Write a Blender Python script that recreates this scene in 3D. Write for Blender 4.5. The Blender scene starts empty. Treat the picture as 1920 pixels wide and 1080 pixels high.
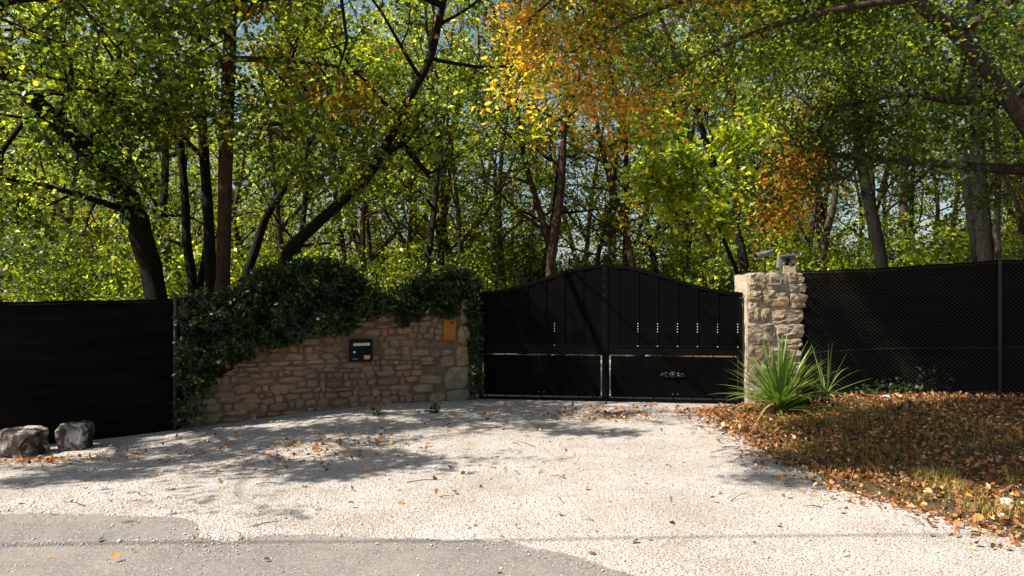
import bpy, bmesh, math, random
import numpy as np
from mathutils import Vector, Matrix, noise as mnoise

S = bpy.context.scene
COL = S.collection
PI = math.pi

# ------------------------------------------------------------------ camera, sky, sun, exposure
H = 1.65                       # eye height
F = 1478.0                     # focal length in pixels of the 1920 wide photograph
cam_d = bpy.data.cameras.new('camera')
cam = bpy.data.objects.new('camera', cam_d)
COL.objects.link(cam)
cam.location = (0, 0, H)
cam.rotation_euler = (PI / 2, 0, 0)
cam_d.sensor_width = 36
cam_d.lens = 36 * F / 1920
cam_d.clip_end = 2000
S.camera = cam

SUN_EL = math.radians(50)
SUN_FRONT = math.radians(20)   # sun stands to the left, a little on the camera's side of the gate
to_sun = Vector((-math.cos(SUN_FRONT) * math.cos(SUN_EL), -math.sin(SUN_FRONT) * math.cos(SUN_EL), math.sin(SUN_EL)))
world = bpy.data.worlds.new('World')
S.world = world
world.use_nodes = True
wn = world.node_tree
bg = wn.nodes['Background']
sky = wn.nodes.new('ShaderNodeTexSky')
sky.sky_type = 'NISHITA'
sky.sun_disc = False
sky.sun_elevation = SUN_EL
sky.sun_rotation = math.atan2(to_sun.x, to_sun.y)
sky.dust_density = 1.6
wn.links.new(sky.outputs[0], bg.inputs[0])
bg.inputs[1].default_value = 0.075
sun_d = bpy.data.lights.new('sun', 'SUN')
sun_d.energy = 5.0
sun_d.angle = math.radians(0.55)
sun_d.color = (1.0, 0.955, 0.88)
sun = bpy.data.objects.new('sun', sun_d)
COL.objects.link(sun)
sun.location = to_sun * 40
sun.rotation_euler = to_sun.to_track_quat('Z', 'Y').to_euler()
S.view_settings.view_transform = 'Standard'
S.view_settings.look = 'None'
S.view_settings.gamma = 1
S.view_settings.use_curve_mapping = False
S.view_settings.exposure = 0.95
S.render.engine = 'CYCLES'
S.cycles.max_bounces = 4
S.cycles.diffuse_bounces = 2
S.cycles.glossy_bounces = 2
S.cycles.transmission_bounces = 2
S.cycles.use_denoising = True
S.cycles.sample_clamp_indirect = 6

# ------------------------------------------------------------------ helpers
def smooth(t):
    t = min(1.0, max(0.0, t))
    return t * t * (3 - 2 * t)

XR_Y = [3.0, 4.3, 5.13, 5.48, 5.95, 6.59, 7.5, 8.4, 9.6, 10.6, 11.1, 11.5, 60]
XR_X = [4.6, 4.0, 3.33, 3.11, 2.80, 2.68, 2.55, 2.50, 2.52, 2.65, 2.95, 3.35, 3.40]

def gz(x, y):
    """height of the ground"""
    z = -0.20 * smooth((-x - 1.2) / 4.2) * smooth((y - 5.8) / 2.6)
    z -= 0.03 * smooth((y - 9.3) / 1.8) * smooth((x + 2) / 1.5)
    xb = float(np.interp(y, XR_Y, XR_X))
    b = smooth((x - xb + 0.1) / 2.6)
    z += 0.21 * b * smooth((y - 3.5) / 2.5)
    z += 0.02 * mnoise.noise(Vector((x * 0.45, y * 0.45, 3.1)))
    return z

def at(px, py, Y):
    """the point at depth Y seen at photo pixel (px, py)"""
    return Vector(((px - 960) * Y / F, Y, H - (py - 540) * Y / F))

def on_ground(px, py):
    Y = H * F / (py - 540)
    for _ in range(6):
        p = at(px, py, Y)
        Y = (H - gz(p.x, Y)) * F / (py - 540)
    p = at(px, py, Y)
    p.z = gz(p.x, p.y)
    return p

def link(o, parent=None):
    COL.objects.link(o)
    if parent is not None:
        o.parent = parent
    return o

def tag(o, label=None, cat=None, group=None, kind=None):
    if label: o['label'] = label
    if cat: o['category'] = cat
    if group: o['group'] = group
    if kind: o['kind'] = kind
    return o

def empty(name, loc, rz=0.0):
    o = bpy.data.objects.new(name, None)
    o.empty_display_size = 0.2
    o.location = loc
    o.rotation_euler = (0, 0, rz)
    return link(o)

def obj(name, me, material=None, parent=None):
    if material is not None and len(me.materials) == 0:
        me.materials.append(material)
    return link(bpy.data.objects.new(name, me), parent)

class MB:
    """collects shapes for one mesh"""
    def __init__(self):
        self.v, self.f = [], []
    def add(self, v, f):
        k = len(self.v)
        self.v.extend([tuple(p) for p in v])
        self.f.extend([tuple(i + k for i in q) for q in f])
    def box(self, x0, x1, y0, y1, z0, z1):
        v = [(x, y, z) for z in (z0, z1) for y in (y0, y1) for x in (x0, x1)]
        self.add(v, [(0, 2, 3, 1), (4, 5, 7, 6), (0, 1, 5, 4), (2, 6, 7, 3), (0, 4, 6, 2), (1, 3, 7, 5)])
    def prism(self, pts, y0, y1):
        """outline in x,z pushed from y0 to y1"""
        n = len(pts)
        v = [(x, y0, z) for x, z in pts] + [(x, y1, z) for x, z in pts]
        f = [tuple(range(n)), tuple(range(2 * n - 1, n - 1, -1))]
        for i in range(n):
            j = (i + 1) % n
            f.append((i, i + n, j + n, j))
        self.add(v, f)
    def tube(self, pts, rad, sides=6, cap=True, wob=0.0, rng=None):
        pts = [Vector(p) for p in pts]
        n = len(pts)
        if not hasattr(rad, '__len__'):
            rad = [rad] * n
        d0 = (pts[1] - pts[0]).normalized()
        ref = Vector((1, 0, 0)) if abs(d0.x) < 0.8 else Vector((0, 1, 0))
        a = d0.cross(ref).normalized()
        v, f = [], []
        for i, p in enumerate(pts):
            d = (pts[min(i + 1, n - 1)] - pts[max(i - 1, 0)]).normalized()
            a = (a - d * a.dot(d)).normalized()
            b = d.cross(a)
            for s in range(sides):
                t = 2 * PI * s / sides
                r = rad[i] * (1 + (rng.uniform(-wob, wob) if rng else 0))
                v.append(p + (a * math.cos(t) + b * math.sin(t)) * r)
        for i in range(n - 1):
            for s in range(sides):
                s2 = (s + 1) % sides
                f.append((i * sides + s, i * sides + s2, (i + 1) * sides + s2, (i + 1) * sides + s))
        if cap:
            f.append(tuple(range(sides - 1, -1, -1)))
            f.append(tuple(range((n - 1) * sides, n * sides)))
        self.add(v, f)
    def lathe(self, prof, cx, cy, sides=10):
        v, f = [], []
        for r, z in prof:
            for s in range(sides):
                t = 2 * PI * s / sides
                v.append((cx + r * math.cos(t), cy + r * math.sin(t), z))
        m = len(prof)
        for i in range(m - 1):
            for s in range(sides):
                s2 = (s + 1) % sides
                f.append((i * sides + s, i * sides + s2, (i + 1) * sides + s2, (i + 1) * sides + s))
        f.append(tuple(range(sides - 1, -1, -1)))
        f.append(tuple(range((m - 1) * sides, m * sides)))
        self.add(v, f)
    def mesh(self, name, shade=False):
        me = bpy.data.meshes.new(name)
        me.from_pydata(self.v, [], self.f)
        if shade:
            me.polygons.foreach_set('use_smooth', [True] * len(me.polygons))
        me.update()
        return me
    def build(self, name, material, parent=None, shade=False):
        return obj(name, self.mesh(name, shade), material, parent)

def np_mesh(name, V, Q, tint=None, shade=False):
    """V: (n,3) points, Q: (m,k) faces, tint: (m,3) colour of each face"""
    me = bpy.data.meshes.new(name)
    m, k = Q.shape
    me.vertices.add(len(V))
    me.vertices.foreach_set('co', np.ascontiguousarray(V, dtype=np.float32).ravel())
    me.loops.add(m * k)
    me.loops.foreach_set('vertex_index', np.ascontiguousarray(Q, dtype=np.int32).ravel())
    me.polygons.add(m)
    me.polygons.foreach_set('loop_start', np.arange(0, m * k, k, dtype=np.int32))
    me.polygons.foreach_set('loop_total', np.full(m, k, dtype=np.int32))
    if shade:
        me.polygons.foreach_set('use_smooth', np.ones(m, dtype=bool))
    if tint is not None:
        a = me.attributes.new('tint', 'FLOAT_COLOR', 'FACE')
        c = np.ones((m, 4), dtype=np.float32)
        c[:, :3] = tint
        a.data.foreach_set('color', c.ravel())
    me.update()
    me.validate()
    return me

def unit(a):
    return a / np.maximum(np.linalg.norm(a, axis=1, keepdims=True), 1e-6)

LEAF_D = (np.array([[0, 0, 0], [.34, .5, .06], [0, 1, 0], [-.34, .5, .06]]), np.array([[0, 1, 2, 3]]))
LEAF_F = (np.array([[0, 0, 0], [.22, .25, .07], [.36, .66, .08], [0, 1, -.06], [-.36, .66, .08], [-.22, .25, .07]]),
          np.array([[0, 1, 2, 3], [0, 3, 4, 5]]))
# a lobed oak leaf for the nearest crown
LEAF_O = (np.array([[0, 0, 0], [.13, .2, .03], [.30, .38, .07], [.16, .5, .03], [.36, .72, .07], [0, 1, -.05],
                    [-.36, .72, .07], [-.16, .5, .03], [-.30, .38, .07], [-.13, .2, .03]]),
          np.array([[0, 1, 2, 3], [0, 3, 4, 5], [0, 5, 6, 7], [0, 7, 8, 9]]))

def leaf_mesh(name, pos, size, tint, shape=LEAF_D, up=0.6, rng=None, normal=None, droop=0.2):
    n = len(pos)
    T, Q = shape
    nr = rng.normal(size=(n, 3)) * 0.62
    nr[:, 2] += up
    if normal is not None:
        nr += normal
    nr = unit(nr)
    ax = rng.normal(size=(n, 3))
    ax[:, 2] -= droop * 2
    ax = unit(ax - nr * np.sum(ax * nr, axis=1, keepdims=True))
    bx = np.cross(nr, ax)
    s = size.reshape(-1, 1, 1)
    V = pos[:, None, :] + s * (T[None, :, 0:1] * bx[:, None, :] + T[None, :, 1:2] * ax[:, None, :] + T[None, :, 2:3] * nr[:, None, :])
    k = len(T)
    QQ = (Q[None, :, :] + (np.arange(n) * k)[:, None, None]).reshape(-1, Q.shape[1])
    return np_mesh(name, V.reshape(-1, 3), QQ, np.repeat(tint, len(Q), axis=0))

PAL = {
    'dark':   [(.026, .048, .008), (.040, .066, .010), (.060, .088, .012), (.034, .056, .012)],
    'green':  [(.050, .088, .010), (.078, .120, .012), (.120, .165, .015), (.180, .205, .018), (.040, .066, .010), (.17, .165, .016), (.034, .056, .009)],
    'lime':   [(.170, .220, .018), (.220, .260, .022), (.115, .165, .015), (.280, .285, .026), (.085, .130, .012)],
    'yellow': [(.27, .24, .022), (.36, .27, .028), (.18, .19, .02), (.40, .24, .03), (.12, .15, .018)],
    'orange': [(.42, .17, .026), (.48, .25, .034), (.30, .11, .022), (.42, .30, .04), (.22, .20, .024), (.15, .17, .02), (.24, .085, .022)],
    'rust':   [(.24, .105, .024), (.16, .10, .022), (.13, .13, .018), (.28, .16, .03), (.09, .11, .016)],
    'litter': [(.42, .19, .06), (.30, .115, .038), (.50, .28, .11), (.19, .078, .032), (.38, .145, .045), (.55, .37, .19), (.10, .05, .027)],
    'ivy':    [(.012, .026, .005), (.017, .033, .006), (.024, .044, .008), (.036, .060, .010)],
    'weed':   [(.05, .085, .03), (.08, .12, .05), (.10, .13, .07)],
}

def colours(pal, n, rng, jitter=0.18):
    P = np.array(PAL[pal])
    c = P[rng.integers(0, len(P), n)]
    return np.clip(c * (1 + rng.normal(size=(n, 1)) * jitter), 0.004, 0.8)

# ------------------------------------------------------------------ materials
def new_mat(name):
    m = bpy.data.materials.new(name)
    m.use_nodes = True
    nt = m.node_tree
    return m, nt, nt.nodes['Principled BSDF']

def ramp(nt, src, stops):
    r = nt.nodes.new('ShaderNodeValToRGB')
    cr = r.color_ramp
    while len(cr.elements) < len(stops):
        cr.elements.new(0.5)
    for e, (p, c) in zip(cr.elements, stops):
        e.position = p
        e.color = (*c, 1) if len(c) == 3 else c
    nt.links.new(src, r.inputs[0])
    return r.outputs[0]

def noise_tex(nt, scale, detail=5, rough=0.6, vec=None, dist=0.0):
    n = nt.nodes.new('ShaderNodeTexNoise')
    n.inputs['Scale'].default_value = scale
    n.inputs['Detail'].default_value = detail
    n.inputs['Roughness'].default_value = rough
    n.inputs['Distortion'].default_value = dist
    if vec is not None:
        nt.links.new(vec, n.inputs['Vector'])
    return n.outputs[0]

def voronoi(nt, scale, vec=None, out=0, feature='F1'):
    n = nt.nodes.new('ShaderNodeTexVoronoi')
    n.feature = feature
    n.inputs['Scale'].default_value = scale
    if vec is not None:
        nt.links.new(vec, n.inputs['Vector'])
    return n.outputs[out]

def mixc(nt, fac, a, b, mode='MIX'):
    m = nt.nodes.new('ShaderNodeMix')
    m.data_type = 'RGBA'
    m.blend_type = mode
    for s, val in ((m.inputs[0], fac), (m.inputs[6], a), (m.inputs[7], b)):
        if isinstance(val, (int, float)):
            s.default_value = val
        elif isinstance(val, tuple):
            s.default_value = (*val, 1)
        else:
            nt.links.new(val, s)
    return m.outputs[2]

def math_node(nt, op, a, b=0.0):
    m = nt.nodes.new('ShaderNodeMath')
    m.operation = op
    for s, val in ((m.inputs[0], a), (m.inputs[1], b)):
        if isinstance(val, (int, float)):
            s.default_value = val
        else:
            nt.links.new(val, s)
    return m.outputs[0]

def bump(nt, bsdf, height, strength=0.5, dist=0.02):
    b = nt.nodes.new('ShaderNodeBump')
    b.inputs['Strength'].default_value = strength
    b.inputs['Distance'].default_value = dist
    nt.links.new(height, b.inputs['Height'])
    nt.links.new(b.outputs[0], bsdf.inputs['Normal'])

def coords(nt, which='Object'):
    return nt.nodes.new('ShaderNodeTexCoord').outputs[which]

def wpos(nt):
    return nt.nodes.new('ShaderNodeNewGeometry').outputs['Position']

def plain(name, col, rough=0.6, metal=0.0, spec=0.5, var=0.25, scale=20, bumpy=0.0):
    m, nt, b = new_mat(name)
    n = noise_tex(nt, scale, 4, 0.6, coords(nt))
    c = ramp(nt, n, [(0.25, tuple(x * (1 - var) for x in col)), (0.75, tuple(min(1, x * (1 + var)) for x in col))])
    nt.links.new(c, b.inputs['Base Color'])
    b.inputs['Roughness'].default_value = rough
    b.inputs['Metallic'].default_value = metal
    b.inputs['Specular IOR Level'].default_value = spec
    if bumpy:
        bump(nt, b, n, bumpy, 0.01)
    return m

def leaf_mat(name, trans=0.45, rough=0.42, spec=0.45, gain=1.0):
    m, nt, b = new_mat(name)
    a = nt.nodes.new('ShaderNodeAttribute')
    a.attribute_name = 'tint'
    nt.links.new(a.outputs['Color'], b.inputs['Base Color'])
    b.inputs['Roughness'].default_value = rough
    b.inputs['Specular IOR Level'].default_value = spec
    t = nt.nodes.new('ShaderNodeBsdfTranslucent')
    tc = mixc(nt, 1.0, a.outputs['Color'], (3.5 * gain, 3.3 * gain, 1.2 * gain), 'MULTIPLY')
    nt.links.new(tc, t.inputs[0])
    mx = nt.nodes.new('ShaderNodeMixShader')
    mx.inputs[0].default_value = trans
    nt.links.new(b.outputs[0], mx.inputs[1])
    nt.links.new(t.outputs[0], mx.inputs[2])
    nt.links.new(mx.outputs[0], nt.nodes['Material Output'].inputs[0])
    return m

M_LEAF = leaf_mat('oak_leaf', 0.5, 0.4, 0.5)
M_IVY = leaf_mat('ivy_leaf', 0.22, 0.34, 0.38)
M_LITTER = leaf_mat('fallen_leaf', 0.2, 0.7, 0.3, 0.6)

def bark_mat(name, a, b2, c3):
    m, nt, b = new_mat(name)
    mp = nt.nodes.new('ShaderNodeMapping')
    mp.inputs['Scale'].default_value = (1, 1, 0.28)
    nt.links.new(coords(nt), mp.inputs[0])
    n = noise_tex(nt, 22, 6, 0.7, mp.outputs[0], 0.6)
    n2 = noise_tex(nt, 2.2, 4, 0.6, coords(nt))
    c = ramp(nt, n, [(0.3, a), (0.55, b2), (0.75, c3)])
    moss = ramp(nt, n2, [(0.52, (0, 0, 0)), (0.68, (1, 1, 1))])
    c = mixc(nt, math_node(nt, 'MULTIPLY', moss, 0.45), c, (.018, .022, .009))
    nt.links.new(c, b.inputs['Base Color'])
    b.inputs['Roughness'].default_value = 0.9
    b.inputs['Specular IOR Level'].default_value = 0.2
    bump(nt, b, n, 0.9, 0.03)
    return m
M_BARK = bark_mat('oak_bark', (.005, .004, .003), (.013, .010, .0075), (.026, .020, .015))
M_BARK_RED = bark_mat('brown_bark', (.020, .012, .008), (.066, .038, .025), (.115, .070, .048))
M_BARK_PALE = bark_mat('pale_bark', (.018, .013, .009), (.070, .050, .036), (.17, .125, .095))

def stone_mat(name, stops, lichen, pit=0.6, stain=False):
    m, nt, b = new_mat(name)
    oi = nt.nodes.new('ShaderNodeObjectInfo').outputs['Random']
    base = ramp(nt, oi, stops)
    p = wpos(nt)
    n = noise_tex(nt, 9, 8, 0.7, p)
    f = noise_tex(nt, 55, 5, 0.7, p)
    c = mixc(nt, ramp(nt, n, [(0.35, (0, 0, 0)), (0.7, (1, 1, 1))]), base, lichen)
    if stain:
        st = noise_tex(nt, 1.5, 4, 0.6, p)
        c = mixc(nt, 0.75, c, ramp(nt, st, [(0.34, (.72, .70, .62)), (0.5, (1.05, .98, .90)), (0.66, (1.22, .94, .70))]), 'MULTIPLY')
    c = mixc(nt, 0.75, c, ramp(nt, f, [(0.25, (.42, .38, .34)), (0.6, (1, 1, 1))]), 'MULTIPLY')
    nt.links.new(c, b.inputs['Base Color'])
    b.inputs['Roughness'].default_value = 0.92
    b.inputs['Specular IOR Level'].default_value = 0.2
    h = math_node(nt, 'ADD', math_node(nt, 'MULTIPLY', noise_tex(nt, 26, 6, 0.7, p), 1.0), math_node(nt, 'MULTIPLY', f, 0.35))
    bump(nt, b, h, pit, 0.03)
    return m
M_STONE = stone_mat('rubble_stone', [(0.0, (.34, .25, .165)), (0.25, (.43, .33, .225)), (0.45, (.27, .185, .115)), (0.62, (.46, .37, .27)), (0.8, (.37, .23, .13)), (1.0, (.45, .36, .24))], (.25, .18, .125), 0.9, True)
M_MORTAR = stone_mat('wall_mortar', [(0, (.265, .19, .125)), (1, (.265, .19, .125))], (.165, .12, .08), 1.0, True)
M_QUOIN = stone_mat('dressed_limestone', [(0, (.34, .30, .22)), (0.6, (.40, .36, .27)), (1, (.36, .24, .13))], (.20, .17, .11), 0.7, True)
M_PSTONE = stone_mat('pillar_stone', [(0, (.56, .42, .28)), (0.3, (.62, .51, .38)), (0.5, (.52, .31, .15)), (0.75, (.60, .52, .42)), (1, (.56, .33, .15))], (.30, .24, .17), 1.0)
M_PMORTAR = stone_mat('pillar_mortar', [(0, (.64, .54, .42)), (1, (.64, .54, .42))], (.50, .39, .27), 1.0)

# the ground behind everything: leaf mould
m, nt, b = new_mat('leaf_mould'); M_GROUND = m
p = wpos(nt)
c = ramp(nt, noise_tex(nt, 14, 8, 0.75, p), [(0.3, (.055, .032, .018)), (0.5, (.14, .082, .045)), (0.7, (.24, .145, .08))])
c = mixc(nt, ramp(nt, noise_tex(nt, 0.8, 5, 0.6, p), [(0.5, (0, 0, 0)), (0.68, (1, 1, 1))]), c, (.075, .08, .03))
nt.links.new(c, b.inputs['Base Color']); b.inputs['Roughness'].default_value = 1; b.inputs['Specular IOR Level'].default_value = 0.1
bump(nt, b, noise_tex(nt, 30, 6, 0.7, p), 0.9, 0.05)

# pale limestone gravel
m, nt, b = new_mat('limestone_gravel'); M_GRAVEL = m
p = wpos(nt)
v = voronoi(nt, 62, p, 1)
hs = nt.nodes.new('ShaderNodeSeparateColor'); nt.links.new(v, hs.inputs[0])
c = ramp(nt, hs.outputs[0], [(0.0, (.36, .315, .275)), (0.3, (.47, .43, .39)), (0.7, (.53, .50, .465)), (1.0, (.42, .36, .31))])
big = noise_tex(nt, 1.3, 6, 0.65, p)
c = mixc(nt, 0.9, c, ramp(nt, big, [(0.3, (.74, .67, .60)), (0.6, (1, 1, 1))]), 'MULTIPLY')
fine = noise_tex(nt, 85, 3, 0.8, p)
c = mixc(nt, 0.8, c, ramp(nt, fine, [(0.33, (.36, .30, .25)), (0.47, (1, 1, 1))]), 'MULTIPLY')
dist = voronoi(nt, 62, p, 0)
c = mixc(nt, 0.7, c, ramp(nt, dist, [(0.55, (1, 1, 1)), (0.85, (.66, .60, .55))]), 'MULTIPLY')
sx = nt.nodes.new('ShaderNodeSeparateXYZ'); nt.links.new(p, sx.inputs[0])
wob = math_node(nt, 'MULTIPLY', math_node(nt, 'SUBTRACT', noise_tex(nt, .7, 3, .6, p), .5), .7)
xx = math_node(nt, 'ADD', sx.outputs[0], math_node(nt, 'ADD', wob, math_node(nt, 'MULTIPLY', sx.outputs[1], .06)))
tr = math_node(nt, 'ABSOLUTE', math_node(nt, 'SUBTRACT', math_node(nt, 'ABSOLUTE', math_node(nt, 'SUBTRACT', xx, 1.75)), .78))
soil = math_node(nt, 'MULTIPLY', ramp(nt, tr, [(.10, (1, 1, 1)), (.38, (0, 0, 0))]), ramp(nt, noise_tex(nt, 6, 6, .7, p), [(.42, (0, 0, 0)), (.62, (1, 1, 1))]))
c = mixc(nt, math_node(nt, 'MULTIPLY', soil, .55), c, (.44, .37, .30))
nt.links.new(c, b.inputs['Base Color']); b.inputs['Roughness'].default_value = 0.95; b.inputs['Specular IOR Level'].default_value = 0.2
hh = math_node(nt, 'SUBTRACT', math_node(nt, 'MULTIPLY', noise_tex(nt, 18, 5, 0.6, p), 0.8), dist)
bump(nt, b, hh, .8, 0.012)

# worn asphalt, pale with dust
m, nt, b = new_mat('worn_asphalt'); M_ROAD = m
p = wpos(nt)
f = voronoi(nt, 150, p, 1)
hs = nt.nodes.new('ShaderNodeSeparateColor'); nt.links.new(f, hs.inputs[0])
c = ramp(nt, hs.outputs[0], [(0.0, (.120, .105, .092)), (0.6, (.200, .178, .157)), (0.9, (.275, .246, .216)), (1.0, (.46, .42, .37))])
big = noise_tex(nt, 1.1, 7, 0.7, p)
c = mixc(nt, ramp(nt, big, [(0.42, (0, 0, 0)), (0.75, (.8, .8, .8))]), c, (.33, .285, .24))
sp = noise_tex(nt, 42, 4, 0.7, p)
c = mixc(nt, ramp(nt, sp, [(0.62, (0, 0, 0)), (0.72, (.8, .8, .8))]), c, (.44, .38, .31))
nt.links.new(c, b.inputs['Base Color']); b.inputs['Roughness'].default_value = 0.9; b.inputs['Specular IOR Level'].default_value = 0.25
bump(nt, b, math_node(nt, 'ADD', voronoi(nt, 150, p, 0), math_node(nt, 'MULTIPLY', sp, 1.2)), 0.7, 0.006)

def tint_mat(name, rough=0.9):
    m, nt, b = new_mat(name)
    a = nt.nodes.new('ShaderNodeAttribute'); a.attribute_name = 'tint'
    nt.links.new(a.outputs['Color'], b.inputs['Base Color'])
    b.inputs['Roughness'].default_value = rough
    b.inputs['Specular IOR Level'].default_value = 0.25
    return m
M_CHIP = tint_mat('limestone_chip')

M_BLACK = plain('black_gate_paint', (.0026, .0025, .0026), 0.75, 0, 0.04, 0.3, 9)
M_BLACK2 = plain('black_gate_paint_rail', (.0028, .0026, .0026), 0.6, 0, 0.08, 0.3, 14)
M_SCREEN = None
m, nt, b = new_mat('windbreak_fabric'); M_SCREEN = m
p = wpos(nt)
mp = nt.nodes.new('ShaderNodeMapping'); mp.inputs['Scale'].default_value = (0.6, 0.6, 5); nt.links.new(p, mp.inputs[0])
w = noise_tex(nt, 1.6, 5, 0.6, mp.outputs[0])
nt.links.new(ramp(nt, w, [(0.35, (.0030, .0029, .0026)), (0.75, (.0115, .0098, .0078))]), b.inputs['Base Color'])
b.inputs['Roughness'].default_value = 0.9; b.inputs['Specular IOR Level'].default_value = 0.05
bump(nt, b, w, 0.5, 0.05)
M_WIRE_SHADED = plain('shaded_wire', (.008, .008, .008), 0.6, 0.0, 0.2, 0.2, 30)  # same wire for the left fence, its shade put into a darker colour
M_WIRE = plain('coated_wire', (.060, .052, .045), 0.85, 0.0, 0.05, 0.2, 30)
M_POST = plain('steel_post', (.05, .05, .048), 0.7, 0.0, 0.2, 0.3, 25)
M_GREY = plain('grey_casing', (.17, .17, .165), 0.5, 0, 0.4, 0.15, 30)
M_DARK = plain('dark_plastic', (.006, .006, .006), 0.5, 0, 0.15, 0.2, 30)
M_BOXGREEN = plain('dark_green_lacquer', (.003, .006, .005), 0.5, 0, 0.12, 0.25, 18)
M_WHITE = plain('white_plastic', (.78, .78, .75), 0.4, 0, 0.4, 0.05, 30)
M_NAMECARD = plain('name_card', (.62, .64, .58), 0.6, 0, 0.3, 0.08, 60)
M_STICKER = plain('tan_sticker', (.62, .36, .13), 0.5, 0, 0.3, 0.12, 60)
M_GREYLABEL = plain('grey_label', (.14, .17, .165), 0.5, 0, 0.3, 0.5, 160)
M_RUST = plain('rusty_plate', (.36, .145, .026), 0.75, 0.0, 0.3, 0.38, 26, 0.3)
M_TILE = plain('number_tile', (.50, .42, .30), 0.5, 0, 0.4, 0.12, 30)
M_INK = plain('number_ink', (.03, .025, .022), 0.6, 0, 0.3, 0.2, 60)
M_YUCCA = None
def yucca_mat(name, a, b2):
    m, nt, b = new_mat(name)
    r = nt.nodes.new('ShaderNodeObjectInfo').outputs['Random']
    c = ramp(nt, r, [(0, a), (1, b2)])
    n = noise_tex(nt, 8, 4, 0.6, coords(nt))
    c = mixc(nt, 0.6, c, ramp(nt, n, [(0.3, (.55, .6, .5)), (0.7, (1.15, 1.1, 1))]), 'MULTIPLY')
    nt.links.new(c, b.inputs['Base Color'])
    b.inputs['Roughness'].default_value = 0.36
    t = nt.nodes.new('ShaderNodeBsdfTranslucent')
    nt.links.new(mixc(nt, 1.0, c, (1.5, 1.7, .8), 'MULTIPLY'), t.inputs[0])
    mx = nt.nodes.new('ShaderNodeMixShader'); mx.inputs[0].default_value = 0.25
    nt.links.new(b.outputs[0], mx.inputs[1]); nt.links.new(t.outputs[0], mx.inputs[2])
    nt.links.new(mx.outputs[0], nt.nodes['Material Output'].inputs[0])
    return m
M_YUCCA = yucca_mat('yucca_green', (.10, .185, .032), (.26, .33, .07))
M_YUCCA_DRY = yucca_mat('yucca_dry', (.20, .17, .07), (.30, .25, .12))
m, nt, b = new_mat('weathered_boulder'); M_BOULDER = m
p = wpos(nt)
n = noise_tex(nt, 5.5, 7, 0.7, p, 0.5)
c = ramp(nt, n, [(0.38, (.016, .012, .008)), (0.46, (.075, .040, .020)), (0.52, (.24, .19, .15)), (0.57, (.66, .64, .61))])
nt.links.new(c, b.inputs['Base Color']); b.inputs['Roughness'].default_value = 0.95
bump(nt, b, noise_tex(nt, 14, 9, 0.8, p), 1.0, 0.09)
M_WSTONE = plain('white_limestone', (.66, .62, .56), 0.9, 0, 0.2, 0.2, 14, 0.5)
M_GRASS = leaf_mat('dry_grass_blade', 0.35, 0.6, 0.3, 0.6)

# ------------------------------------------------------------------ ground, gravel, road
def axis(lo, hi, near_lo, near_hi, step, far_step):
    a = list(np.arange(near_lo, near_hi + 1e-6, step))
    x = near_lo; s = step
    left = []
    while x > lo:
        s = min(s * 1.35, far_step); x -= s; left.append(x)
    x = a[-1]; s = step
    right = []
    while x < hi:
        s = min(s * 1.35, far_step); x += s; right.append(x)
    return left[::-1] + a + right

def grid_sheet(name, xs, ys, zf, material):
    V = np.array([(x, y, zf(x, y)) for y in ys for x in xs])
    nx = len(xs)
    i = np.arange(len(ys) - 1)[:, None] * nx + np.arange(nx - 1)[None, :]
    i = i.ravel()
    Q = np.stack([i, i + 1, i + nx + 1, i + nx], axis=1)
    return obj(name, np_mesh(name, V, Q, None, True), material)

gx = axis(-420, 420, -9.5, 9.5, 0.19, 40)
gy = axis(-300, 520, 2.0, 15.0, 0.19, 40)
tag(grid_sheet('ground', gx, gy, gz, M_GROUND), kind='structure')

# wall line and fence lines (plan)
WA = Vector((-4.17, 10.12, 0)); WB = Vector((-0.60, 11.75, 0))
GA = Vector((-0.505, 11.85, 0)); GB = Vector((3.325, 11.35, 0))

def strip_sheet(name, ys, xl, xr, ncol, lift, material):
    rows = []
    for y in ys:
        a, b2 = xl(y), xr(y)
        for k in range(ncol + 1):
            x = a + (b2 - a) * k / ncol
            rows.append((x, y, gz(x, y) + lift))
    V = np.array(rows)
    n = ncol + 1
    i = (np.arange(len(ys) - 1)[:, None] * n + np.arange(ncol)[None, :]).ravel()
    Q = np.stack([i, i + 1, i + n + 1, i + n], axis=1)
    return obj(name, np_mesh(name, V, Q, None, True), material)

def edge_noise(t, amp):
    return amp * (mnoise.noise(Vector((t * 2.1, 7.7, 0))) + 0.6 * mnoise.noise(Vector((t * 7.3, 1.7, 0))) + 0.4 * mnoise.noise(Vector((t * 19, 4.2, 0))))

def xr_gravel(y):
    return float(np.interp(y, XR_Y, XR_X)) + edge_noise(y, 0.09)

def xl_gravel(y):
    return float(np.interp(y, [3, 8.5, 9.0, 10.1, 11.75, 11.85, 14, 60], [-20, -16, -5.85, -4.2, -0.62, -0.5, -0.45, -0.6]))
ys = list(np.arange(2.0, 12.6, 0.12)) + list(np.arange(12.8, 46, 0.8))
tag(strip_sheet('gravel_drive', ys, xl_gravel, xr_gravel, 110, 0.012, M_GRAVEL), kind='structure')

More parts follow.
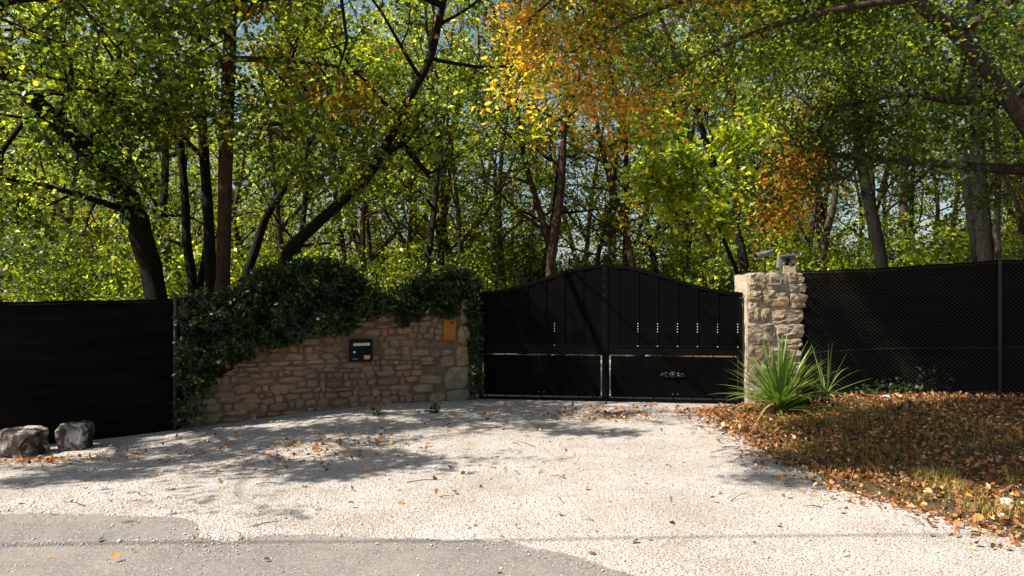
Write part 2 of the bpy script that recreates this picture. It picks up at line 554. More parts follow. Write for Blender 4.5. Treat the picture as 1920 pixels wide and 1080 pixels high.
YB_X = [-30, -8, -3.73, -2.9, -2.42, -2.18, -2.05, -1.82, -1.56, -.87, -.38, 0, .25, .39, .63, 1.2, 2.2, 4, 30]
YB_Y = [5.95, 5.9, 5.74, 5.70, 5.66, 5.50, 5.16, 5.08, 5.24, 5.19, 5.13, 5.06, 4.90, 4.78, 4.52, 4.22, 4.1, 4.0, 4.0]
def y_road(x):
    return float(np.interp(x, YB_X, YB_Y)) + edge_noise(x, 0.05) + edge_noise(x * 6.3, .03) + edge_noise(x * 21, .014)
xs = list(np.arange(-30, -6, 0.5)) + list(np.arange(-6, 6, 0.04)) + list(np.arange(6, 30.1, 0.5))
rows = []
ny = 14
for x in xs:
    y1 = y_road(x)
    for k in range(ny + 1):
        y = -5 + (y1 + 5) * (k / ny) ** 0.6
        rows.append((x, y, max(gz(x, y), -0.02) + 0.02 - (0.008 if k == ny else 0)))
n = ny + 1
i = (np.arange(len(xs) - 1)[:, None] * n + np.arange(ny)[None, :]).ravel()
Q = np.stack([i, i + n, i + n + 1, i + 1], axis=1)
tag(obj('road', np_mesh('road', np.array(rows), Q, None, True), M_ROAD), kind='structure')

# loose stones on the gravel
rg = np.random.default_rng(5)
def scatter_chips():
    pts, siz = [], []
    n = 90000
    yy = 4.2 + (rg.random(n) ** 1.35) * 7.4
    xx = rg.uniform(-7.2, 4.0, n)
    for x, y, u in zip(xx, yy, rg.random(n)):
        if x < xl_gravel(y) or x > xr_gravel(y) + 0.15: continue
        d = y - y_road(x)
        if d < 0 and u > 0.05 + 0.75 * math.exp(d * 7) + max(0, mnoise.noise(Vector((x * 1.7, y * 3, 0)))) * .35: continue
        if d < -0.02 and abs(y - (5.02 + 0.055 * (x + 3.7))) < 0.05 and -4 < x < -1.7: pass
        pts.append((x, y, gz(x, y) + (0.022 if d < 0 else 0.014)))
    # the gravel streak that crosses the asphalt on the left
    for k in range(900):
        t = rg.random()
        x = -3.9 + 2.25 * t
        y = 4.93 + 0.20 * t + rg.normal() * (0.022 + 0.045 * t)
        pts.append((x, y, gz(x, y) + 0.022))
    P = np.array(pts)
    n = len(P)
    s = 0.0028 + 0.0050 * rg.random(n) ** 2.4 + (rg.random(n) < 0.010) * rg.random(n) * 0.014
    O = np.array([[1, 0, 0], [-1, 0, 0], [0, 1, 0], [0, -1, 0], [0, 0, .75], [0, 0, -.5]], float)
    T = np.array([[0, 2, 4], [2, 1, 4], [1, 3, 4], [3, 0, 4], [2, 0, 5], [1, 2, 5], [3, 1, 5], [0, 3, 5]])
    a = rg.uniform(0, 2 * PI, n)
    W = O[None] * (1 + rg.normal(size=(n, 6, 1)) * 0.28)
    W = W * np.stack([np.ones(n), 0.6 + 0.5 * rg.random(n), 0.55 + 0.45 * rg.random(n)], axis=1)[:, None, :]
    ca, sa = np.cos(a)[:, None], np.sin(a)[:, None]
    X = W[:, :, 0] * ca - W[:, :, 1] * sa
    Y = W[:, :, 0] * sa + W[:, :, 1] * ca
    V = np.stack([X, Y, W[:, :, 2]], axis=2) * s[:, None, None] * 1.25 + P[:, None, :]
    base = np.array([(.54, .50, .46), (.46, .415, .37), (.62, .59, .555), (.36, .31, .26), (.50, .425, .35), (.20, .165, .14)])
    pick = rg.choice(6, n, p=[.31, .24, .17, .13, .10, .05])
    c = base[pick] * (1 + rg.normal(size=(n, 1)) * 0.1)
    QQ = (T[None] + (np.arange(n) * 6)[:, None, None]).reshape(-1, 3)
    me = np_mesh('gravel_stones', V.reshape(-1, 3), QQ, np.repeat(np.clip(c, .02, .8), 8, axis=0))
    tag(obj('gravel_stones', me, M_CHIP), 'loose pale limestone chips strewn over the gravel drive', 'gravel', kind='stuff')
scatter_chips()

# ------------------------------------------------------------------ stone pieces
def stone_proto(seed, rough, sq):
    r = random.Random(seed)
    mb = MB()
    n = 10
    ph = r.uniform(0, 1)
    out = []
    for k in range(n):
        t = 2 * PI * (k + ph + r.uniform(-.22, .22)) / n
        c, s = math.cos(t), math.sin(t)
        q = (abs(c) ** sq + abs(s) ** sq) ** (-1 / sq) * r.uniform(1 - rough, 1)
        out.append((0.5 * q * c, 0.5 * q * s))
    rings = [(1.0, 0.3), (0.97, -0.70), (0.78, -0.98)]
    v = []
    for j, (g, d) in enumerate(rings):
        for x, z in out:
            v.append((x * g + (r.uniform(-.03, .03) if j == 2 else 0), d + (r.uniform(-.16, .16) if j else 0), z * g + (r.uniform(-.03, .03) if j == 2 else 0)))
    v.append((r.uniform(-.08, .08), -1.0, r.uniform(-.08, .08)))
    f = []
    for j in range(2):
        for k in range(n):
            k2 = (k + 1) % n
            f.append((j * n + k, (j + 1) * n + k, (j + 1) * n + k2, j * n + k2))
    for k in range(n):
        f.append((2 * n + k, 3 * n, 2 * n + (k + 1) % n))
    f = [q[::-1] for q in f]
    mb.add(v, f)
    me = mb.mesh('stone', True)
    bm = bmesh.new(); bm.from_mesh(me); bmesh.ops.recalc_face_normals(bm, faces=bm.faces); bm.to_mesh(me); bm.free()
    return me

def protos(count, seed, rough, sq, material):
    L = []
    for k in range(count):
        me = stone_proto(seed + k, rough, sq)
        me.materials.append(material)
        L.append(me)
    return L
P_RUB = protos(18, 100, 0.27, 4.5, M_STONE)
P_QUO = protos(6, 200, 0.03, 14.0, M_QUOIN)
P_PIL = protos(14, 300, 0.22, 6.0, M_PSTONE)

rs = random.Random(11)
def put_stone(parent, me, x, z, w, h, d, y=0.0, rz=0.0):
    o = link(bpy.data.objects.new('stone', me), parent)
    o.location = (x, y, z)
    o.scale = (w, d, h)
    o.rotation_euler = (0, rs.uniform(-.07, .07) + (PI if rs.random() < .5 else 0), rz)
    return o

# ------------------------------------------------------------------ rubble wall on the left of the gate
wd = (WB - WA); WL = wd.length; wang = math.atan2(wd.y, wd.x)
wdir = wd.normalized(); wnrm = Vector((wdir.y, -wdir.x, 0))      # towards the road
WZ0 = gz(WA.x, WA.y) - 0.15
WTOP = 1.47
def wall_uz(px, py, off=0.0):
    """photo pixel -> (u along the wall, z) on the wall face pushed out by off"""
    kx = (px - 960) / F
    A = WA + wnrm * off
    # A.x + u*dx = kx*(A.y + u*dy)
    u = (kx * A.y - A.x) / (wdir.x - kx * wdir.y)
    Y = A.y + u * wdir.y
    return u, H - (py - 540) * Y / F
def wall_pt(u, z, off=0.0):
    return Vector((WA.x + wdir.x * u + wnrm.x * off, WA.y + wdir.y * u + wnrm.y * off, z))

wall = empty('stone_wall', (WA.x, WA.y, 0), wang)
tag(wall, 'rough rubble stone wall left of the gate, half hidden under ivy', 'wall')
mb = MB()
# mortar core with a worn, uneven top
n = 40
tops = [WTOP - 0.05 + 0.05 * mnoise.noise(Vector((k * .5, 2.2, 0))) for k in range(n + 1)]
pts = [(-0.12, WZ0)] + [(WL, WZ0 + 0.1)] + [(WL * k / n, tops[k]) for k in range(n, -1, -1)]
pts.append((-0.12, tops[0]))
mb.prism(pts, 0.0, 0.42)
mb.build('mortar', M_MORTAR, wall)
IVY_LOW = [(340, 800), (372, 772), (400, 722), (440, 684), (490, 656), (540, 641), (600, 618), (650, 622), (668, 602), (700, 588), (745, 590), (790, 585), (850, 588), (870, 560), (905, 560)]
quoins = [(862, 558, 881, 608), (857, 611, 881, 645), (855, 648, 880, 686), (832, 689, 879, 728), (838, 731, 880, 751), (806, 738, 835, 752), (786, 704, 828, 719), (774, 721, 812, 735), (826, 668, 852, 686)]
used = []
for x0, y0, x1, y1 in quoins:
    ua, za = wall_uz(x0, y0); ub, zb = wall_uz(x1, y1)
    ub = min(ub, WL - 0.005)
    used.append((ua, ub, zb, za))
    put_stone(wall, rs.choice(P_QUO), (ua + ub) / 2, (za + zb) / 2, ub - ua - .004, za - zb - .004, 0.035)
MAILBOX = (655, 636, 697, 676)
ua, za = wall_uz(MAILBOX[0], MAILBOX[1]); ub, zb = wall_uz(MAILBOX[2], MAILBOX[3])
mail_rect = (ua, ub, zb, za); used.append((ua - .0, ub + .0, zb, za))
low_u = [wall_uz(a, b2)[0] for a, b2 in IVY_LOW]; low_z = [wall_uz(a, b2)[1] for a, b2 in IVY_LOW]
z = WZ0 + 0.02
while z < WTOP - 0.06:
    h = rs.uniform(.06, .115)
    u = rs.uniform(-.12, -.05)
    while u < WL:
        w = rs.choice((.07, .1, .13, .16, .2, .26, .33)) * rs.uniform(.9, 1.15)
        uc, zc = u + w / 2, z + h / 2 + 0.055 * mnoise.noise(Vector((u * 1.6, z * 2.5, 0))) + rs.uniform(-.012, .012)
        hidden = zc - h / 2 > float(np.interp(uc, low_u, low_z)) + 0.14
        hit = any(uc + w * .42 > a and uc - w * .42 < b2 and zc + h * .4 > c and zc - h * .4 < d for a, b2, c, d in used)
        if not hidden and not hit and uc + w / 2 < WL:
            hh = h * rs.uniform(.72, 1.35)
            put_stone(wall, rs.choice(P_RUB), uc, zc, w * rs.uniform(.9, 1.04), hh, rs.uniform(.010, .042))
        u += w
    z += h

# letter box set into the wall
def wall_thing(name, u, z, off):
    return empty(name, wall_pt(u, z, off), wang)
ua, ub, zb, za = mail_rect
mw, mh = ub - ua, za - zb
mbx = wall_thing('letter_box', (ua + ub) / 2, zb, 0.03)
tag(mbx, 'dark green letter box with pale slot and tan sticker set in the stone wall', 'letter box')
b1 = MB()
t = 0.022
b1.box(-mw / 2, mw / 2, -.02, .03, mh - t, mh); b1.box(-mw / 2, mw / 2, -.02, .03, 0, t)
b1.box(-mw / 2, -mw / 2 + t, -.02, .03, t + .0005, mh - t - .0005); b1.box(mw / 2 - t, mw / 2, -.02, .03, t + .0005, mh - t - .0005)
b1.build('frame', M_DARK, mbx)
b1 = MB(); b1.box(-mw / 2 + t, mw / 2 - t, -.008, .02, t, mh - t); b1.build('door', M_BOXGREEN, mbx)
b1 = MB(); b1.box(-mw * .36, mw * .38, -.016, -.009, mh * .70, mh * .82); b1.build('slot_flap', M_NAMECARD, mbx)
b1 = MB(); b1.lathe([(.001, 0), (.018, 0), (.018, .006), (.012, .010)], 0, 0, 12)
k = b1.build('button', M_WHITE, mbx, True); k.rotation_euler = (PI / 2, 0, 0); k.location = (-mw * .31, -.008, mh * .42)
b1 = MB(); b1.box(mw * .12, mw * .39, -.013, -.009, mh * .08, mh * .26); b1.build('sticker', M_STICKER, mbx)
b1 = MB(); b1.box(-mw * .40, -mw * .14, -.012, -.009, mh * .085, mh * .14); b1.build('label_plate', M_GREYLABEL, mbx)

# rusty plate
ua, za = wall_uz(830, 599, .05); ub, zb = wall_uz(855, 638, .05)
pl = wall_thing('metal_plate', (ua + ub) / 2, zb, 0.055)
tag(pl, 'blank rust orange plate screwed to the stone wall near the gate', 'plate')
b1 = MB(); w, h = ub - ua, za - zb
b1.box(-w / 2, w / 2, -.006, .0, 0, h)
b1.build('sheet', M_RUST, pl)
b1 = MB()
b1.box(-w / 2, w / 2, -.010, -.0065, h - .012, h); b1.box(-w / 2, w / 2, -.010, -.0065, 0, .012)
b1.box(-w / 2, -w / 2 + .012, -.010, -.0065, .0125, h - .0125); b1.box(w / 2 - .012, w / 2, -.010, -.0065, .0125, h - .0125)
b1.box(-w * .3, w * .3, .0005, .05, h * .2, h * .8)
b1.build('rim', plain('rust_dark', (.22, .085, .018), .8, 0, .3, .4, 30), pl)
for sx in (-1, 1):
    for sz in (.1, .9):
        b1 = MB(); b1.lathe([(.001, 0), (.006, 0), (.004, .004)], 0, 0, 8)
        o = b1.build('screw', M_POST, pl); o.rotation_euler = (PI / 2, 0, 0); o.location = (sx * w * .36, -.007, h * sz)

# ------------------------------------------------------------------ the gate
gd = GB - GA; GL = gd.length; gang = math.atan2(gd.y, gd.x)
gate = empty('metal_gate', (GA.x, GA.y, 0), gang)
tag(gate, 'wide black double gate with arched top and spear tips between wall and pillar', 'gate')
UC = 1.90
def arch(u):
    t = abs(u - UC) / (UC if u < UC else GL - UC)
    return 1.585 + 0.405 * (0.5 + 0.5 * math.cos(PI * min(1, t)))
Z_BOT, Z_PAN0, Z_PAN1, Z_R0, Z_R1 = -0.012, 0.052, 0.652, 0.672, 0.815

def rosette(parent, u, z):
    mb = MB(); r = random.Random(4)
    def lobe(x0, z0, x1, z1, wid, th):
        d = Vector((x1 - x0, 0, z1 - z0)); L = d.length; d.normalize(); nn = Vector((-d.z, 0, d.x))
        prof = [(0, .25), (.25, .85), (.55, 1), (.8, .6), (1, .05)]
        v, f = [], []
        for t, w in prof:
            c = Vector((x0, 0, z0)) + d * L * t
            v += [c + nn * wid * w, c + Vector((0, -th * w, 0)), c - nn * wid * w]
        for i in range(4):
            f += [(3 * i, 3 * i + 1, 3 * i + 4, 3 * i + 3), (3 * i + 1, 3 * i + 2, 3 * i + 5, 3 * i + 4)]
        mb.add(v, f)
    for k in range(10):
        a = 2 * PI * k / 10
        lobe(.012 * math.cos(a), .012 * math.sin(a), .062 * math.cos(a), .055 * math.sin(a), .016, .03)
    for s in (-1, 1):
        for x, dz, L in ((.05, .035, .07), (.05, -.03, .065), (.085, .012, .07), (.09, -.025, .055), (.12, .02, .05), (.13, -.01, .065)):
            lobe(s * x, dz * .4, s * (x + L), dz, .015, .026)
        mb.tube([(s * .05, -.006, 0), (s * .12, -.012, -.012), (s * .19, -.006, .002)], [.009, .007, .004], 5)
    ctr = []
    mb2 = [(.001, -.05), (.016, -.045), (.026, -.03), (.028, -.012), (.02, .0)]
    v, f = [], []
    for i, (rr, y) in enumerate(mb2):
        for s in range(10):
            v.append((rr * math.cos(2 * PI * s / 10), y, rr * math.sin(2 * PI * s / 10)))
    for i in range(4):
        for s in range(10):
            f.append((i * 10 + s, i * 10 + (s + 1) % 10, (i + 1) * 10 + (s + 1) % 10, (i + 1) * 10 + s))
    mb.add(v, f)
    o = mb.build('rosette', plain('cast_iron', (.03, .03, .032), 0.28, 0.6, 0.6, .3, 20), parent, True)
    o.location = (u, -.014, z)
    return o

M_PALE_DOT = plain('pale_dot', (.62, .60, .55), 0.45, 0.0, 0.6, 0.1, 30)
_mb = MB(); _mb.lathe([(.0075, 0), (.0075, .004), (.004, .008)], 0, 0, 8)
DOT_MESH = _mb.mesh('raised_dot', True)
DOT_MESH.transform(Matrix.Rotation(PI / 2, 4, 'X'))
def spear(mb, u, zt, y):
    """square bar with a spear head on top"""
    mb.lathe([(.010, zt - .115), (.019, zt - .105), (.019, zt - .093), (.009, zt - .085), (.021, zt - .055), (.0015, zt)], u, y, 6)

for side in (0, 1):
    u0, u1 = (0.012, UC - 0.004) if side == 0 else (UC + 0.004, GL - 0.012)
    st = 0.05
    mb = MB()
    # stiles, rails; the top rail follows the arch
    def stile(a, b2):
        n = 4
        mb.prism([(a, Z_BOT), (b2, Z_BOT)] + [(a + (b2 - a) * k / n, arch(a + (b2 - a) * k / n) + .004) for k in range(n, -1, -1)], -.022, .022)
    stile(u0, u0 + st); stile(u1 - st, u1)
    mb.box(u0 + st, u1 - st, -.022, .022, Z_BOT, .030)
    mb.box(u0 + st, u1 - st, -.020, .022, Z_R0, Z_R1)
    mb.box(u0 + st, u1 - st, -.026, -.0205, Z_R1 - .028, Z_R1 + .004)
    n = 40
    a, b2 = u0 + st, u1 - st
    up = [(a + (b2 - a) * k / n, arch(a + (b2 - a) * k / n) + .010) for k in range(n + 1)]
    for k in range(n):
        (xa, za), (xb, zb) = up[k], up[k + 1]
        mb.prism([(xa, za - .05), (xb, zb - .05), (xb, zb), (xa, za)], -.026, .024)
    if side == 0:      # the meeting stile with its pointed finial
        mb.prism([(u1 - .036, 1.98), (u1 + .040, 1.98), (u1 + .040, 2.11), (u1 + .002, 2.165), (u1 - .036, 2.11)], -.03, .03)
        mb.box(u1 - .006, u1 + .030, -.036, -.0265, .02, 1.97)
    leaf = mb.build('gate_leaf', M_BLACK2, gate)
    if side == 0: leaf['label'] = 'left half of the black gate, edged by ivy'
    else: leaf['label'] = 'right half of the black gate with a cast rosette'
    # lower sheet, a narrow gap all round it, held by the bars behind
    mb = MB(); g = 0.019
    mb.box(u0 + st + g, u1 - st - g, -.012, -.004, Z_PAN0, Z_PAN1)
    mb.build('lower_panel', M_BLACK, leaf)
    # upright boards
    nb = 13
    bw = (u1 - u0 - 2 * st) / nb
    for k in range(nb):
        lap = .003 if k % 2 == 0 else .0015
        x0 = u0 + st + bw * k - (lap if k else 0); x1 = u0 + st + bw * (k + 1) + (lap if k < nb - 1 else 0)
        right = []
        top = [(x1 + (x0 - x1) * q / 3, arch(x1 + (x0 - x1) * q / 3) - .03) for q in range(4)]
        mb = MB()
        mb.prism([(x0, Z_R1 - .0), (x1, Z_R1 - .0)] + right + top, -.021 if k % 2 == 0 else -.0125, -.013 if k % 2 == 0 else -.0055)
        mb.build('board', M_BLACK, leaf)
    # columns of four pale raised dots, and one on the rail below
    for k in range(nb):
        if not ((side == 1 and k % 2 == 0 and k >= 2) or (side == 0 and k == 7)): continue
        for zz in (1.012, 1.050, 1.088, 1.126, Z_R1 - .014):
            o = obj('raised_dot', DOT_MESH, M_PALE_DOT, leaf)
            o.location = (u0 + st + bw * (k + 1) - .012, -.0215 if zz > .9 else -.0265, zz)
    # bars behind the boards, ending in spear heads above the arch
    for k in range(nb):
        uu = u0 + st + bw * (k + .5)
        zt = arch(uu) + .20
        mb = MB()
        mb.box(uu - .008, uu + .008, .000, .016, (.030 if k % 2 == 0 else Z_R1), zt - .11)
        spear(mb, uu, zt, .008)
        mb.build('picket', M_BLACK2, leaf)
    # bolt heads
    for du in (-.035, .035):
        ub_ = (u0 + u1) / 2 + du + (.03 if side else .0)
        mb = MB(); mb.lathe([(.001, 0), (.013, 0), (.013, .007), (.009, .011)], 0, 0, 6)
        o = mb.build('bolt', M_POST, leaf); o.rotation_euler = (PI / 2, 0, 0); o.location = (ub_, -.012, .105)
    if side == 0:
        mb = MB()
        mb.box(u1 - .20, u1 - .17, -.040, -.0225, -.035, .16); mb.box(u1 - .225, u1 - .145, -.032, -.0222, .07, .10)
        mb.build('drop_bolt', M_BLACK2, leaf)
        for zz in (1.93, 1.80, 1.67, 1.54):  # rivets down the meeting stile
            mb = MB(); mb.lathe([(.001, 0), (.008, 0), (.005, .006)], 0, 0, 8)
            o = mb.build('raised_dot', M_POST, leaf); o.rotation_euler = (PI / 2, 0, 0); o.location = (u1 - .012, -.0262, zz)
    else:
        rosette(leaf, u0 + .97, .385)
        mb = MB(); mb.box(u1 - .04, u1 + .004, -.045, -.0222, 1.50, 1.515)
        mb.build('latch', M_POST, leaf)

# ------------------------------------------------------------------ right pillar
PX0, PX1, PY, PD = 3.345, 4.08, 11.2, 0.62
PZ0 = gz(3.7, 11.1) - 0.12
pil = empty('stone_pillar', (PX0, PY, 0))
tag(pil, 'rugged stone gate pillar at the right end of the gate behind the yucca', 'pillar')
PT = 1.84
bm = bmesh.new()
# mortar core, subdivided and roughened
nx_, nz_ = 8, 20
mb = MB()
mb.box(0, PX1 - PX0, 0, PD, PZ0, PT)
me = mb.mesh('mortar')
bm.from_mesh(me)
bmesh.ops.subdivide_edges(bm, edges=bm.edges[:], cuts=19, use_grid_fill=True)
for v in bm.verts:
    nz = mnoise.noise_vector(v.co * 6.0)
    n2 = mnoise.noise_vector(v.co * 19.0)
    v.co += Vector((nz.x, nz.y, nz.z * .8)) * 0.022 + n2 * .012
bm.to_mesh(me); bm.free()
obj('mortar', me, M_PMORTAR, pil)
prect = [(1404, 513, 1433, 541), (1435, 512, 1477, 541), (1479, 512, 1507, 530), (1480, 532, 1509, 548), (1403, 544, 1427, 565), (1430, 544, 1477, 575), (1480, 550, 1514, 578),
         (1403, 567, 1422, 603), (1428, 578, 1441, 603), (1445, 581, 1506, 605), (1403, 607, 1452, 645), (1456, 608, 1508, 632), (1462, 635, 1504, 651), (1404, 648, 1440, 680), (1443, 654, 1500, 674),
         (1404, 683, 1440, 716), (1443, 677, 1503, 701), (1404, 719, 1450, 748), (1453, 704, 1504, 735), (1453, 738, 1506, 762)]
def rugged(seed, w, h, d):
    bm = bmesh.new()
    bmesh.ops.create_icosphere(bm, subdivisions=3, radius=1)
    o = Vector((seed * 3.1, seed * 1.7, seed))
    for v in bm.verts:
        c = v.co.normalized()
        q = (abs(c.x) ** 6 + abs(c.y) ** 4 + abs(c.z) ** 6) ** (-1 / 6)
        p = Vector((c.x * q * w / 2, c.y * q * d, c.z * q * h / 2))
        nz = mnoise.noise_vector(p * 9 + o) * .020 + mnoise.noise_vector(p * 24 + o) * .018 + mnoise.noise_vector(p * 55 + o) * .010
        v.co = p + nz
    me = bpy.data.meshes.new('stone')
    bm.to_mesh(me); bm.free()
    return me
for n_, (x0, y0, x1, y1) in enumerate(prect):
    a = at(x0, y0, PY); c = at(x1, y1, PY)
    d = .012 if (x0, y0) == (1435, 512) else rs.uniform(.020, .040)
    o = obj('stone', rugged(n_ + 2.3, c.x - a.x + .004, a.z - c.z + .004, d), M_PSTONE, pil)
    o.location = ((a.x + c.x) / 2 - PX0, -.004, (a.z + c.z) / 2)
    o.rotation_euler = (0, rs.uniform(-.06, .06), 0)
# its right-hand side
z = PZ0
while z < PT - .1:
    h = rs.uniform(.12, .2)
    y = 0.06
    while y < PD - .08:
        w = min(rs.uniform(.16, .34), PD - y)
        o = put_stone(pil, rs.choice(P_PIL), PX1 - PX0, z + h / 2, w * .95, min(h, PT - z) * .95, .035, y + w / 2)
        o.rotation_euler = (0, 0, PI / 2)
        y += w
    z += h
# uneven cap stones
for x0, x1, y0, y1, hh in ((.06, .27, .0, .3, .028), (.28, .52, -.005, .3, .03), (.53, .74, -.01, .3, .035), (.08, .4, .31, .58, .03), (.41, .7, .31, .58, .03)):
    o = put_stone(pil, rs.choice(P_PIL), (x0 + x1) / 2, PT, x1 - x0, y1 - y0, hh, (y0 + y1) / 2)
    o.rotation_euler = (-PI / 2, 0, 0)

# number tile
c = at(1454, 527, PY - .055)
npl = empty('house_number', (c.x, c.y, c.z))
tag(npl, 'small beige tile reading 934 on the stone pillar', 'house number')
mb = MB(); mb.box(-.076, .076, -.008, .03, -.052, .052); mb.build('tile', M_TILE, npl)
mb = MB()
mb.box(-.076, .076, -.0115, -.0085, .046, .052); mb.box(-.076, .076, -.0115, -.0085, -.052, -.046)
mb.box(-.076, -.070, -.0115, -.0085, -.0455, .0455); mb.box(.070, .076, -.0115, -.0085, -.0455, .0455)
mb.build('border', plain('tile_border', (.42, .34, .22), .5, 0, .4, .1, 30), npl)
cu = bpy.data.curves.new('digits', 'FONT')
cu.body = '934'; cu.size = 0.078; cu.align_x = 'CENTER'; cu.align_y = 'CENTER'; cu.extrude = 0.0012; cu.offset = 0.0012
cu.materials.append(M_INK)
fo = bpy.data.objects.new('digits_curve', cu)
dm = bpy.data.meshes.new_from_object(fo); dm.name = 'digits'
bpy.data.objects.remove(fo)
o = obj('digits', dm, None, npl); o.rotation_euler = (PI / 2, 0, 0); o.location = (0, -.0102, 0)

# cameras on the pillar
Yc = 11.35
a = at(1419, 480, Yc - .05); e = at(1449, 472, Yc + .06)
c1 = empty('security_camera', (at(1434, 507, Yc).x, Yc, PT + .04))
tag(c1, 'grey bullet camera on a thin stem at the left of the pillar top', 'security camera')
O = Vector(c1.location)
mb = MB(); mb.tube([a - O, e - O], [.040, .038], 14); mb.build('housing', M_GREY, c1, True)
d = (e - a).normalized()
mb = MB(); mb.tube([a - d * .03 - O, a + d * .10 - O], [.047, .047], 14, False); mb.build('sun_hood', M_GREY, c1, True)
mb = MB(); mb.tube([a - d * .004 - O, a + d * .004 - O], [.034, .034], 12); mb.build('lens', M_DARK, c1)
mid = (a + e) / 2 - O
mb = MB(); mb.tube([(0, 0, -.02), (0, 0, mid.z * .6), (mid.x, mid.y, mid.z - .03)], [.016, .014, .014], 8); mb.build('bracket', M_POST, c1)
mb = MB(); mb.lathe([(.045, -.03), (.045, -.012), (.02, -.005)], 0, 0, 12); mb.build('foot_plate', M_POST, c1)

c = at(1476, 509, 11.32)
c2 = empty('security_camera', (c.x, 11.32, PT + .03))
tag(c2, 'boxy grey camera with dark front on a block at the right of the pillar top', 'security camera')
mb = MB(); mb.box(-.075, .10, -.06, .10, -.02, .10); mb.build('block', plain('mortar_block', (.40, .33, .19), .9, 0, .2, .3, 20, .4), c2)
mb = MB(); mb.box(.101, .118, -.055, .09, -.02, .13); mb.build('side_plate', M_GREY, c2)
mb = MB(); mb.tube([(0, .0, .10), (0, .0, .15)], .03, 10); mb.build('stem', M_DARK, c2)
mb = MB()
mb.prism([(-.10, .15), (.085, .13), (.11, .165), (.11, .215), (.07, .24), (-.02, .235), (-.10, .225)], -.05, .07); mb.build('body', plain('charcoal_casing', (.11, .11, .12), .4, 0, .5, .2, 30), c2)
mb = MB(); mb.prism([(-.125, .23), (.0, .243), (.13, .247), (.13, .262), (.02, .268), (-.05, .262), (-.125, .25)], -.07, .085); mb.build('rain_hood', M_GREY, c2)
mb = MB(); mb.prism([(-.145, .075), (-.105, .07), (-.09, .225), (-.13, .23)], -.045, .05); mb.build('side_lamp', M_GREY, c2)
mb = MB(); mb.tube([(-.02, -.052, .185), (-.02, -.085, .18)], [.034, .034], 12); mb.build('lens', M_DARK, c2)

# ------------------------------------------------------------------ fences with windbreak cloth
def fence(label, plan, posts, wire, name='chain_link_fence'):
    """plan: list of (x, y, z top)"""
    root = empty(name, (plan[0][0], plan[0][1], 0))
    tag(root, label, 'fence')
    O = Vector(root.location)
    P = [Vector((a, b2, 0)) for a, b2, _ in plan]
    S_ = [0.0]
    for k in range(1, len(P)): S_.append(S_[-1] + (P[k] - P[k - 1]).length)
    L = S_[-1]
    def at_s(s):
        x = float(np.interp(s, S_, [q.x for q in P])); y = float(np.interp(s, S_, [q.y for q in P])); zt = float(np.interp(s, S_, [q[2] for q in plan]))
        return x, y, zt
    nu, nv = int(L / .12), 16
    V = []
    for j in range(nv + 1):
        for k in range(nu + 1):
            x, y, zt = at_s(L * k / nu)
            zt += 0.018 * mnoise.noise(Vector((x * 2.2, 1, 0))) + .006 * mnoise.noise(Vector((x * 9, 4, 0)))
            zb = gz(x, y) - .05
            z = zb + (zt - zb) * j / nv
            wv = 0.04 * mnoise.noise(Vector((x * 1.1, z * 2.2, 5))) + 0.012 * mnoise.noise(Vector((x * .5, z * 7, 9)))
            V.append((x - O.x, y + .02 + wv - O.y, z))
    i = (np.arange(nv)[:, None] * (nu + 1) + np.arange(nu)[None, :]).ravel()
    Q = np.stack([i, i + 1, i + nu + 2, i + nu + 1], axis=1)
    obj('windbreak_cloth', np_mesh('windbreak_cloth', np.array(V), Q, None, True), M_SCREEN, root)
    # woven wires in front of the cloth
    mb = MB(); st = 0.062; r = 0.0026
    Hmax = 1.95
    for sgn in ((1, -1) if wire is M_WIRE else ()):
        s = -Hmax
        while s < L + Hmax:
            pts = []
            for q in range(0, 9):
                zz = q / 8
                ss = s + sgn * zz * Hmax
                if 0 <= ss <= L:
                    x, y, zt = at_s(ss)
                    zb = gz(x, y)
                    pts.append((x - O.x, y - .028 - (.003 if sgn > 0 else -.002) - O.y, zb + .02 + (zt - zb - .03) * zz))
            if len(pts) > 1:
                mb.tube(pts, r, 3, False)
            s += st
    if mb.v:
        w = mb.build('wire_mesh', wire, root); w['kind'] = 'stuff'
    # line wires
    mb = MB()
    for fz in ((.03, .36, .98) if wire is M_WIRE else (.98,)):
        pts = []
        for k in range(0, 33):
            x, y, zt = at_s(L * k / 32); zb = gz(x, y)
            pts.append((x - O.x, y - .036 - O.y, zb + (zt - zb) * fz))
        mb.tube(pts, .003, 4)
    mb.build('line_wire', wire, root)
    for s, up in posts:
        x, y, zt = at_s(s)
        mb = MB(); mb.tube([(x - O.x, y - .06 - O.y, gz(x, y) - .1), (x - O.x, y - .06 - O.y, zt + up)], .021, 10)
        mb.lathe([(.025, zt + up), (.025, zt + up + .008), (.006, zt + up + .02)], x - O.x, y - .06 - O.y, 10)
        mb.build('post', M_POST, root, True)
    return root

fence('black windbreak fence running right from the stone pillar, crossed by lit wire', [(4.10, 11.18, 1.90), (5.0, 11.0, 1.92), (6.59, 10.72, 2.03), (8.8, 10.4, 2.10)], [(2.54, .05)], M_WIRE)
fence('black windbreak fence at the far left behind the two boulders', [(-4.10, 10.17, 1.53), (-4.27, 10.04, 1.51), (-5.85, 9.0, 1.49), (-7.2, 8.35, 1.49), (-9.5, 7.9, 1.49)], [(0.21, .06)], M_WIRE_SHADED)

# ------------------------------------------------------------------ ivy
def in_poly(x, y, poly):
    c = False
    n = len(poly)
    for i in range(n):
        x0, y0 = poly[i]; x1, y1 = poly[i - 1]
        if (y0 > y) != (y1 > y) and x < (x1 - x0) * (y - y0) / (y1 - y0) + x0:
            c = not c
    return c

